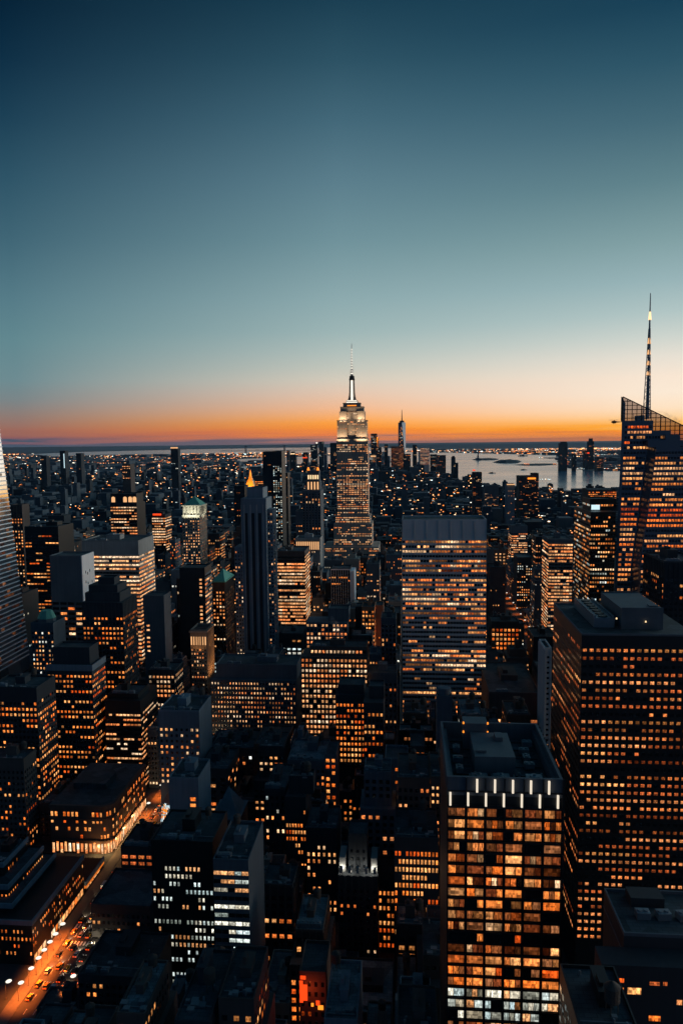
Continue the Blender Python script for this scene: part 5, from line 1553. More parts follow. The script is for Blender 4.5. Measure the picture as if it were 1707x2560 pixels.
# ------------------------------------------------------------------ downtown cluster and far towers
def far_tower(name, label, px, Y, dep, wall, p=.12, pal='warm', yb=1180, tiers=(), grp=None, fh=8, bw=7, run=3, skip=6):
    return hb(name, label, px, Y, dep, yb, wall, ST(fh, bw, .6, .42, p, pal, None, .6, skip, False, 1, .35, run), 'F', tiers=tiers, kit=None, merge=True, group=grp)
def one_tower():
    Y = 5900
    a, b = at(995, 1056, Y), at(1013.5, 1056, Y)
    r = empty('glass_skyscraper', ((a.x + b.x) / 2, Y, 0), 'tapering chamfered glass tower with a thin needle, tallest of the far downtown cluster', 'building')
    off = Vector(r.location); cx = (a.x + b.x) / 2; w = (b.x - a.x) / 2; cy = Y + w
    z0, z1, zt = 0, at(1004, 1056, Y).z, at(1004, 1024, Y).z
    m = MB()
    base = [(cx - w, cy - w), (cx + w, cy - w), (cx + w, cy + w), (cx - w, cy + w)]
    top = [(cx, cy - w), (cx + w, cy), (cx, cy + w), (cx - w, cy)]
    m.box(cx - w, cx + w, cy - w, cy + w, 0, 60)
    for i in range(4):
        j = (i + 1) % 4
        m.face([(*base[i], 60), (*base[j], 60), (*top[i], z1)])
        m.face([(*base[j], 60), (*top[j], z1), (*top[i], z1)])
    m.face([(*p, z1) for p in top])
    rng = random.Random(5)
    m.build('wall', plain_mat('mirror_glass', (.07, .09, .12), .14, .6), r, off)
    g = MB()
    for k in range(26):
        z = rng.uniform(150, z1 - 40); x = cx + rng.uniform(-.8, .0) * w
        g.face([(x, cy - w - 1, z), (x + 7, cy - w - 1, z), (x + 7, cy - w - 1, z + 5), (x, cy - w - 1, z + 5)], 0, [(k, 0), (k + 1, 0), (k + 1, 1), (k, 1)], pick('mixed', rng, .4))
    o = g.build('window', MAT['litwin'], r, off); o['kind'] = 'stuff'
    m = MB(); m.cyl(cx, cy, w * .62, w * .62, z1, z1 + 14, 16); m.cyl(cx, cy, 4.5, 1.6, z1 + 14, zt, 8); m.build('needle', MAT['brown'], r, off)
    FOOT.append((cx - w, cx + w, Y, Y + 2 * w, 1150, [[cx - w, cx + w, Y, Y + 2 * w, 0, z1]]))
one_tower()
FT = [
    ('office_tower', 'dark far tower with a flame-orange mirrored edge left of the needle tower', (926.5, 942, 1084), 5700, 60, 'dark', .25, 'mixed', 1150),
    ('office_tower', 'square far tower glowing brown in front of the needle tower', (977, 1008, 1116), 5300, 90, 'terra', .45, 'dim', 1170),
    ('office_slab', 'far slab whose face glows peach against the bay right of the needle tower', (1050, 1073, 1118), 5500, 60, 'pale', .97, 'peach', 1160),  # lit windows stand in for the sky reflected in this face
    ('office_tower', 'thin black far tower just left of the glowing peach slab', (1031, 1041.5, 1112), 5600, 60, 'black', .08, 'mixed', 1165),
    ('office_tower', 'thin dark far tower with rounded top beside the landmark tower', (960.5, 969, 1111), 5600, 50, 'dark', .08, 'mixed', 1150),
    ('office_slab', 'squat brown far slab at the right end of the downtown cluster', (1090, 1114, 1138), 5200, 70, 'brown', .3, 'dim', 1172),
    ('office_tower', 'paired dark far shafts standing alone before the bay', (1128, 1138, 1143), 4900, 40, 'dark', .05, 'mixed', 1178, [(1129.5, 1136, 1140, 4, 20)]),
    ('office_tower', 'short dark shaft touching the paired far shafts', (1138.5, 1145, 1157), 4880, 40, 'dark', .05, 'mixed', 1178),
    ('office_tower', 'dark far tower under the orange-edged tower', (940, 953, 1118), 5200, 60, 'dark', .35, 'mixed', 1155),
    ('office_block', 'low lit far block right of the landmark tower shaft', (926, 939, 1138), 4900, 60, 'slate', .8, 'mixed', 1155),
    ('office_tower', 'wide dark far tower right of the glowing brown tower', (1008, 1026, 1135), 5100, 60, 'dark', .1, 'warm', 1165),
    ('office_block', 'dark far block with a lit roofline between the peach slab and brown slab', (1075, 1092, 1136), 5300, 60, 'dark', .2, 'mixed', 1165),
    ('office_tower', 'far tower with a white beacon at its top left of the landmark tower', (776, 792, 1112), 5300, 60, 'dark', .12, 'mixed', 1180, [(788, 796, 1108, 4, 30)]),
    ('office_tower', 'tall dark far shaft right of the white-beacon far tower', (796.5, 808.5, 1104), 5400, 60, 'slate', .06, 'mixed', 1180),
    ('office_slab', 'wide dark far slab touching the left side of the landmark tower', (825, 843, 1107), 5000, 60, 'dark', .12, 'warm', 1180),
    ('office_tower', 'dark tapering far tower with a red-lit foot left of the beacon tower', (756.5, 769, 1131), 5000, 60, 'dark', .06, 'mixed', 1180),
    ('office_tower', 'far stepped tower with a white-lit cap behind the green-windowed tower', (724, 739, 1137), 5100, 60, 'dark', .2, 'mixed', 1180, [(727, 736, 1129, 4, 30)]),
    ('office_tower', 'pale far tower between the capped tower and the black twin tower', (716, 722, 1126), 5300, 60, 'slate', .08, 'mixed', 1180),
    ('office_tower', 'far shaft with gabled top left of the wide dark far slab', (809.5, 816, 1118), 5300, 60, 'slate', .1, 'mixed', 1180),
    ('waterfront_tower', 'broad dark tower on the far river bank with rounded shoulders', (1399, 1418, 1108), 6300, 70, 'dark', .10, 'mixed', 1158, [(1402, 1416, 1104, 4, 40)]),
    ('waterfront_tower', 'taller slim tower beside the broad tower on the far river bank', (1471, 1484, 1103), 6600, 70, 'dark', .05, 'mixed', 1160, [(1473, 1481, 1096, 4, 40)]),
    ('waterfront_tower', 'dark stub tower with a red light at left foot of the slim bank tower', (1460, 1470, 1127), 6500, 60, 'dark', .05, 'orange', 1165),
    ('waterfront_tower', 'small dark tower midway between the two tall bank towers', (1432, 1440, 1135), 6300, 60, 'dark', .08, 'mixed', 1165),
    ('waterfront_block', 'wide sloped block with a dim lit face at right of the slim bank tower', (1491, 1508, 1143), 6200, 80, 'brown', .3, 'dim', 1168),
    ('lone_slab', 'lone dark slab rising clear of the horizon at left', (427, 445, 1121), 3600, 40, 'dark', .03, 'cool', 1180),
    ('apartment_tower', 'far tower with a bright white window column on the left skyline', (150, 163, 1127), 3900, 40, 'dark', .1, 'cool', 1180),
    ('apartment_tower', 'far dark tower near the left end of the skyline', (103, 116, 1140), 3700, 40, 'dark', .08, 'mixed', 1185),
    ('apartment_tower', 'far dark tower right of the tower with the bright white window column', (190, 203, 1133), 3800, 40, 'dark', .05, 'mixed', 1180),
    ('apartment_block', 'far block with a glowing top at left mid skyline', (306, 326, 1160), 3000, 50, 'brown', .6, 'peach', 1195),
]
for f in FT: far_tower(*f)
def far_details():
    """lamps and mirrored edges that single out the far towers"""
    def glow(lbl, mat, name, px0, px1, py0, py1, Y):
        r = [o for o in bpy.data.objects if o.get('label', '').startswith(lbl)][0]
        a, b = at(px0, py0, Y), at(px1, py1, Y)
        m = MB(); m.box(a.x, b.x, Y - 3, Y - .5, b.z, a.z, bottom=True); m.build(name, mat, r, Vector(r.location))
    r = [o for o in bpy.data.objects if o.get('label', '').startswith('dark far tower with a flame')][0]
    a, b = at(942.2, 1093, 5720), at(946.5, 1118, 5720)
    m = MB(); m.prism([(a.x, 5715), (b.x, 5745), (b.x, 5765), (a.x, 5765)], 0, a.z); m.build('mirror_edge', plain_mat('sunset_mirror', (.9, .75, .5), .06, 1.0), r, Vector(r.location))
    glow('far tower with a white beacon', GLOW['white'], 'beacon', 790, 793.5, 1105.5, 1109, 5300)
    glow('far stepped tower', GLOW['warm'], 'lit_cap', 726, 737, 1133.5, 1135.5, 5100)
    glow('dark tapering far', GLOW['red'], 'lit_foot', 757, 768, 1143, 1145.5, 5000)
    glow('dark stub tower', GLOW['red'], 'warning_lamp', 1467, 1472, 1131, 1134, 6490)
    glow('narrow black tower with red', GLOW['red'], 'warning_lamp', 1181, 1187, 1174, 1177, 2000)
    glow('lone dark slab', GLOW['peach'], 'lit_roofline', 427, 445, 1118, 1121, 3600)
    glow('knife-thin dark', GLOW['peach'], 'lamp', 706, 709, 1167, 1172, 1600)
    glow('far tower with a bright white', GLOW['cool'], 'lit_stair', 160, 163, 1134, 1170, 3895)
    glow('pale grey slender', GLOW['peach'], 'lit_cap', 1266, 1286, 1210, 1212, 2098)
    glow('dark residential slab', GLOW['orange'], 'lit_roofline', 1318, 1338, 1194, 1198, 2298)
    glow('low lit far block', GLOW['peach'], 'lit_front', 926, 939, 1139, 1142, 4890)
    glow('small banded block', GLOW['red'], 'lit_roofline', 384, 404, 1284, 1288, 1099)
far_details()
def bridge():
    Y = 17000
    r = empty('suspension_bridge', (at(660, 1128, Y).x, Y, 0), 'long suspension bridge with two towers over the far strait', 'bridge')
    off = Vector(r.location)
    tx = []
    for px, py in ((614.5, 1115), (711, 1112.5)):
        p = at(px, py, Y); tx.append(p); m = MB()
        for dx in (-13, 13): m.box(p.x + dx - 8, p.x + dx + 8, Y - 8, Y + 8, 0, p.z)
        m.box(p.x - 5, p.x + 5, Y - 6, Y + 6, p.z - 30, p.z - 14, bottom=True); m.box(p.x - 5, p.x + 5, Y - 6, Y + 6, p.z * .45, p.z * .5, bottom=True)
        m.build('tower', MAT['slate'], r, off)
    d = MB(); z = 70
    d.box(tx[0].x - 600, tx[1].x + 600, Y - 14, Y + 14, z, z + 9, bottom=True); d.build('deck', MAT['slate'], r, off)
    c = MB(); n = 16
    for (x0, zz0, x1, zz1, sag) in ((tx[0].x, tx[0].z, tx[1].x, tx[1].z, 1), (tx[0].x - 600, z, tx[0].x, tx[0].z, 0), (tx[1].x, tx[1].z, tx[1].x + 600, z, 0)):
        prev = None
        for k in range(n + 1):
            t = k / n
            zc = zz0 + (zz1 - zz0) * t - sag * 4 * t * (1 - t) * (min(zz0, zz1) - z - 12)
            p = (x0 + (x1 - x0) * t, Y, zc)
            if prev: c.bar(prev, p, 2.2)
            prev = p
    c.build('cable', MAT['slate'], r, off)
bridge()
def statue():
    p = atz(1194, 1148.2, 12)
    r = empty('monument', (p.x, p.y, 0), 'small standing monument on a pedestal on the left harbour island', 'statue')
    m = MB(); m.box(-30, 30, -30, 30, 10, 26); m.cyl(0, 0, 16, 11, 26, 66, 4, 0, .785); m.cyl(0, 0, 9, 5, 66, 96, 8); m.cyl(0, 0, 4, 3.4, 96, 104, 8); m.bar((4, 0, 92), (9, 0, 114), 2.2)
    m.build('monument_body', MAT['slate'], r)
statue()
def boats():
    for k, (px, py, lb) in enumerate(((1229, 1183, 'dark ferry crossing the near reach of the river'), (1308, 1175, 'small boat below the islands in mid river'), (1306, 1140.5, 'distant ship low on the bay beyond the islands'))):
        p = atz(px, py, .7)
        s = .8 if k < 2 else 2.2
        r = empty('boat', (p.x, p.y, .5), lb, 'boat')
        m = MB(); m.prism([(-34 * s, -5 * s), (26 * s, -5 * s), (36 * s, 0), (26 * s, 5 * s), (-34 * s, 5 * s)], -1, 5 * s); m.build('hull', MAT['black'], r)
        m = MB(); m.box(-22 * s, 10 * s, -4 * s, 4 * s, 5 * s, 9 * s); m.box(-4 * s, 8 * s, -3 * s, 3 * s, 9 * s, 12 * s); m.build('cabin', MAT['dark'], r)
boats()
def helicopter():
    p = at(1534, 1055, 900)
    r = empty('helicopter', p, 'tiny helicopter against the glow left of the crystal tower', 'helicopter')
    m = MB(); n = 10
    prof = [(-3.4, .1), (-2.6, 1.0), (-.8, 1.55), (1.4, 1.5), (2.8, .8), (8.5, .3)]
    prev = None
    for x, rad in prof:
        c = [(x, rad * math.cos(2 * math.pi * k / n), rad * math.sin(2 * math.pi * k / n)) for k in range(n)]
        if prev:
            for k in range(n): m.face([prev[k], prev[(k + 1) % n], c[(k + 1) % n], c[k]])
        prev = c
    m.box(8, 9.2, -.12, .12, 0, 2.2); m.box(-.3, .3, -.3, .3, 1.5, 2.1)
    for y in (-1.2, 1.2): m.bar((-2, y, -2.2), (2.4, y, -2.2), .12); m.bar((-1, y, -2.2), (-.8, y * .8, -1), .1); m.bar((1, y, -2.2), (1, y * .8, -1), .1)
    m.build('fuselage', MAT['black'], r)
    m = MB()
    for k in range(4):
        a = k * math.pi / 2 + .3
        m.bar((0, 0, 2.2), (7 * math.cos(a), 7 * math.sin(a), 2.25), .16)
    m.build('rotor', MAT['steel'], r)
helicopter()

# ------------------------------------------------------------------ lit market hall and other small lit places
def market():
    Y = 430
    a, b = at(312, 2062, Y), at(420, 2062, Y)
    r = empty('market_hall', ((a.x + b.x) / 2, Y, 0), 'open scaffolded hall full of white and amber lights between store and concrete slab', 'building')
    off = Vector(r.location)
    z1 = at(360, 1972, Y + 24).z; z0 = a.z - 8
    a.x = max(a.x, -151.5)
    m = MB(); m.box(a.x, b.x, Y, Y + 24, 0, z0); m.build('wall', MAT['dark'], r, off)
    f = MB(); rng = random.Random(12)
    n = 6
    for i in range(n + 1):
        for j in (0, 12, 23.8):
            x = a.x + (b.x - a.x) * i / n
            f.bar((x, Y + j, z0), (x, Y + j, z1), .18)
    for k in range(5):
        z = z0 + (z1 - z0) * k / 4
        f.bar((a.x, Y, z), (b.x, Y, z), .15); f.bar((a.x, Y + 23.8, z), (b.x, Y + 23.8, z), .15)
        for i in range(n + 1): f.bar((a.x + (b.x - a.x) * i / n, Y, z), (a.x + (b.x - a.x) * i / n, Y + 23.8, z), .12)
        f.box(a.x, b.x, Y + 6, Y + 23, z - .1, z, bottom=True)
    f.build('scaffold', MAT['steel'], r, off)
    for k in range(95):
        x, y, z = rng.uniform(a.x + .5, b.x - .5), rng.uniform(Y + .5, Y + 9), z0 + (z1 - z0) * (rng.randint(0, 3) / 4) + rng.uniform(.3, 2.5)
        g = MB(); s = rng.uniform(.3, 1.0); h = rng.uniform(.4, 1.9)
        g.box(x - s, x + s, y - .15, y + .15, z, z + h, bottom=True)
        g.build('lamp', GLOW[rng.choice(['cool', 'cool', 'white', 'peach', 'orange'])], r, off)
    FOOT.append((a.x, b.x, Y, Y + 24, 2080, [[a.x, b.x, Y, Y + 24, 0, z1]]))
market()

# ------------------------------------------------------------------ filler blocks of the street grid
GUARD = [(-60, 214, 2505, 361), (214, 300, 2130, 470), (300, 345, 2000, 520)]   # what must stay in view: (left, right, row, distance)
def hero_spans():
    out = []
    for x0, x1, y0, y1, vb, bx in FOOT:
        xs = [c[0] for c in (project((x0, y0, 120)), project((x1, y0, 120)), project((x1 if x1 < 0 else x0, y1, 120))) if c]
        if xs: out.append((min(xs) - 2, max(xs) + 2, vb, y0))
    return out + GUARD
SPANS = hero_spans()
def top_limit(x0, x1, y, yk=None):
    """greatest height a block may have there without covering something that the photograph shows behind it"""
    p, q = project((x0, y, 60)), project((x1, y, 60))
    if not p or not q: return -1
    lo, hi = min(p[0], q[0]), max(p[0], q[0])
    z = 400.0
    for a, b, vb, Y in SPANS:
        if Y > y and a < hi and b > lo:
            z = min(z, at((max(a, lo) + min(b, hi)) / 2, vb, (yk or y) if (a, b, vb, Y) in GUARD else y).z + (0 if vb > 2400 else 5))
    return z
def clashes(x0, x1, y0, y1, g=1.2):
    return any(x0 < f[1] + g and x1 > f[0] - g and y0 < f[3] + g and y1 > f[2] - g for f in FOOT)

PROFILE = [(-200, 1143), (60, 1141), (250, 1139), (420, 1138), (550, 1140), (600, 1147), (690, 1150), (760, 1148), (900, 1140), (1040, 1152), (1095, 1172), (1144, 1180), (1247, 1197), (1346, 1202), (1502, 1212), (1900, 1217)]
def profile(px):
    for (xa, ya), (xb, yb) in zip(PROFILE, PROFILE[1:]):
        if xa <= px <= xb: return ya + (yb - ya) * (px - xa) / (xb - xa)
    return 1210
frng = random.Random(2024)
LOTS = []
AVES = [(-2000, -1100), (-1085, -900), (-885, -700), (-685, -520), (-505, -345), (-328, -187.2), (-150.8, -6), (-5, 129), (171, 420), (440, 690), (710, 960), (980, 1400)]
k = 0
yb = 214.0 - 80
while yb < 1720:
    rows = [(yb, yb + 33.5), (yb + 34, yb + 68)] if yb < 1250 else [(yb, yb + 68)]
    for ya, yc in rows:
        xmin, xmax = at(-70, 1700, ya).x, at(1777, 1700, ya).x
        for a0, a1 in AVES:
            x = a0
            while x < a1 - 8:
                w = frng.uniform(9, 20) if ya < 450 else (frng.uniform(11, 24) if ya < 700 else frng.uniform(13, 30))
                x2 = min(a1, x + w)
                if a1 - x2 < 9: x2 = a1
                if x2 > xmin and x < xmax:
                    u0, u1, v0, v1 = x + .15, x2 - .15, ya, yc
                    if clashes(u0, u1, v0, v1):      # give way to a named building
                        for f in FOOT:
                            if u0 < f[1] + 1.2 and u1 > f[0] - 1.2 and v0 < f[3] + 1.2 and v1 > f[2] - 1.2:
                                c = [(f[0] - 1.3 - u0, 'r'), (u1 - f[1] - 1.3, 'l'), ((f[2] - 1.3 - v0) * .8, 'n'), ((v1 - f[3] - 1.3) * .8, 'f')]
                                g, s = max(c)
                                if s == 'r': u1 = f[0] - 1.3
                                elif s == 'l': u0 = f[1] + 1.3
                                elif s == 'n': v1 = f[2] - 1.3
                                else: v0 = f[3] + 1.3
                                if u1 - u0 < 7 or v1 - v0 < 8: break
                    if u1 - u0 >= 7 and v1 - v0 >= 8 and not clashes(u0, u1, v0, v1, .5):
                        zl = top_limit(u0, u1, v0, v1)
                        tgt = frng.choice([26, 36, 48, 60, 74, 90, 110]) * frng.uniform(.8, 1.2)
                        if v0 < 420: tgt *= .9
                        if v0 > 1100: tgt = min(tgt, 70) * .85
                        h = min(tgt, zl - frng.uniform(0, 6))
                        c = project(((u0 + u1) / 2, v0, 0))
                        if c:
                            lim = at(c[0], profile(c[0]) + 55 + frng.uniform(0, 60), v0).z
                            h = min(h, lim)
                        if h > 7: LOTS.append([u0, u1, v0, v1, h])
                x = x2
    yb += 80

# which of them show: a coarse painter's pass over every box
def visible_pixels(items, sc=0.2):
    W_, H_ = int(PW * sc) + 1, int(PH * sc) + 1
    ids = np.full((H_, W_), -1, dtype=np.int32)
    faces = []
    for i, (x0, x1, y0, y1, z0, z1) in items:
        fs = [[(x0, y0, z0), (x1, y0, z0), (x1, y0, z1), (x0, y0, z1)], [(x0, y0, z1), (x1, y0, z1), (x1, y1, z1), (x0, y1, z1)]]
        if x1 < 0: fs.append([(x1, y0, z0), (x1, y1, z0), (x1, y1, z1), (x1, y0, z1)])
        if x0 > 0: fs.append([(x0, y0, z0), (x0, y1, z0), (x0, y1, z1), (x0, y0, z1)])
        d = math.hypot(max(0, x0, -x1), y0) if True else 0
        faces.append((y0, abs((x0 + x1) / 2), i, fs))
    faces.sort(key=lambda t: (-t[0], -t[1]))
    for _, _, i, fs in faces:
        for f in fs:
            pr = [project(p) for p in f]
            if any(p is None for p in pr): continue
            P = np.array(pr) * sc
            a0, a1 = int(max(0, math.floor(P[:, 0].min()))), int(min(W_ - 1, math.ceil(P[:, 0].max())))
            b0, b1 = int(max(0, math.floor(P[:, 1].min()))), int(min(H_ - 1, math.ceil(P[:, 1].max())))
            if a1 < a0 or b1 < b0: continue
            xx, yy = np.meshgrid(np.arange(a0, a1 + 1) + .5, np.arange(b0, b1 + 1) + .5)
            area = sum(P[j][0] * P[(j + 1) % 4][1] - P[(j + 1) % 4][0] * P[j][1] for j in range(4))
            sg = 1 if area > 0 else -1
            ok = np.ones(xx.shape, bool)
            for j in range(4):
                ax, ay = P[j]; bx, by = P[(j + 1) % 4]
                ok &= sg * ((bx - ax) * (yy - ay) - (by - ay) * (xx - ax)) >= 0
            ids[b0:b1 + 1, a0:a1 + 1][ok] = i
    n, cnt = np.unique(ids, return_counts=True)
    return dict(zip(n.tolist(), cnt.tolist())), ids
items = [(i, (l[0], l[1], l[2], l[3], 0, l[4])) for i, l in enumerate(LOTS)]
for f in FOOT: items += [(100000, tuple(b)) for b in f[5]]
VIS, IDS = visible_pixels(items)
order = sorted((i for i in range(len(LOTS)) if VIS.get(i, 0) >= 3), key=lambda i: -VIS[i])
KEEP, REST = order[:215], order[215:]
print('LOTS', len(LOTS), 'visible', len(order), 'kept', len(KEEP))

# places to name a filler by: short phrases for the named buildings
import re as _re
REFS = []
for o in list(COL.objects):
    if o.parent is None and o.get('label') and o.get('category') == 'building':
        ph = _re.split(r' (?:with|under|beside|behind|right|left|of|in|at|before|between|on|whose|crowned|cut|below|from|by|full|joined|touching|standing|low|near|rising|tallest|beyond|stepping|under|above|climbing|a) ', o['label'])[0]
        ph = ph.strip()
        if len(ph.split()) < 2 or len(ph.split()) > 6: continue
        REFS.append([ph, o])
cnt = {}
for ph, o in REFS: cnt[ph] = cnt.get(ph, 0) + 1
REFS = [(ph, o) for ph, o in REFS if cnt[ph] == 1]
foot_by_x = {}
REFP = []
for ph, o in REFS:
    p = project((o.location.x, o.location.y, 60))
    if p: REFP.append((ph, p[0], p[1], o.location.y))
USED = set()
def place_label(head, x, y, z):
    p = project((x, y, z))
    c = sorted(REFP, key=lambda r: math.hypot((r[1] - p[0]), (r[2] - p[1]) * .7) + abs(r[3] - y) * .25)
    for far in ('', 'small gap '):
        for ph, rx, ry, rY in c[:14]:
            if abs(rx - p[0]) < 45: rel = 'in front of' if y < rY else 'behind'
            else: rel = 'left of' if p[0] < rx else 'right of'
            for pre in (('', ) if not far else ('nearer ', 'farther ', 'lower ', 'higher ')):
                t = pre + head + ' ' + rel + ' the ' + ph
                if len(t.split()) <= 16 and t not in USED:
                    USED.add(t); return t
    t = head + ' number %d' % len(USED)
    USED.add(t)
    return t
WALLW = dict(black='black glass', dark='dark masonry', slate='slate-grey', brown='brown stone', brick='red-brown brick', blue='blue-grey', grey='grey limestone', stone='buff stone')
prng = random.Random(7)
def filler(l, n):
    x0, x1, y0, y1, h = l
    near = y0 < 640
    wall = prng.choices(['dark', 'black', 'slate', 'brown', 'brick', 'blue', 'stone'], [6, 2, 5, 4, 3, 2, 1])[0]
    r = prng.random()
    p = prng.choice([.06, .15, .25, .35, .5, .65]) if y0 < 1000 else prng.choice([.2, .35, .45, .6])
    pal = prng.choices(['warm', 'orange', 'peach', 'mixed', 'cool', 'dim'], [4, 4, 3, 3, 1, 2])[0]
    st = ST(prng.uniform(3.6, 4.3), prng.uniform(2.3, 3.6) if prng.random() < .75 else prng.uniform(3.8, 6), prng.uniform(.42, .72), prng.uniform(.45, .6), p, pal,
            prng.choice([None, None, 'pier', 'band', 'grid']) if y0 < 800 else None, .8, prng.uniform(2, 5), y0 < 560, 1, .3, prng.randint(1, 4))
    if y0 > 1000: st = dict(st, bw=max(st['bw'], 3.4), fh=max(st['fh'], 4.2))
    boxes = [[x0, x1, y0, y1, 0, h]]
    w, d = x1 - x0, y1 - y0
    sb = h > 26 and w > 10 and d > 14 and prng.random() < .6
    if sb:
        hb_ = h * prng.uniform(.68, .85)
        boxes[0][5] = hb_
        i = w * prng.uniform(.08, .16)
        boxes.append([x0 + i, x1 - i, y0 + d * .15, y1 - d * .1, hb_, h])
        if prng.random() < .35 and w > 20: boxes.append([x0 + 2.4 * i, x1 - 2.4 * i, y0 + d * .3, y1 - d * .25, h, h + prng.uniform(3, 8)])
    kit = prng.choice(['bulk', 'tank', 'units', 'bulk', 'tank'])
    roofmat = 'roofpale' if prng.random() < .22 else 'roof'
    form = 'stepped' if sb else ('flat-topped' if kit == 'bulk' else ('tank-topped' if kit == 'tank' else 'duct-topped'))
    lit = 'nearly unlit' if p <= .08 else ('sparsely lit' if p <= .2 else ('half lit' if p <= .32 else 'well lit'))
    hw = 'low' if h < 30 else ('tall' if h > 75 else 'middling')
    head = ' '.join([lit, hw if hw != 'middling' else '', form, WALLW[wall], 'block']).replace('  ', ' ')
    lb = place_label(head, (x0 + x1) / 2, y0, h)
    zmin = 0
    c = project(((x0 + x1) / 2, y0, 0))
    # storeys hidden behind nearer blocks need no windows: find the lowest visible row of this lot
    rows = np.where((IDS == n).any(axis=1))[0]
    if len(rows): zmin = max(0, at(c[0], (rows[-1] + 3) / .2, y0).z - 6)
    face = 'FR' if x1 < 0 else 'FL'
    building('city_block', lb, 'building', boxes, wall, st, face, zmin, kit, roofmat, group='blocks of the street grid', indiv=100 if y0 < 480 else (60 if y0 < 760 else 0), merge=y0 >= 760, seed=n + 5, par=1.0)
for i in KEEP: filler(LOTS[i], i)

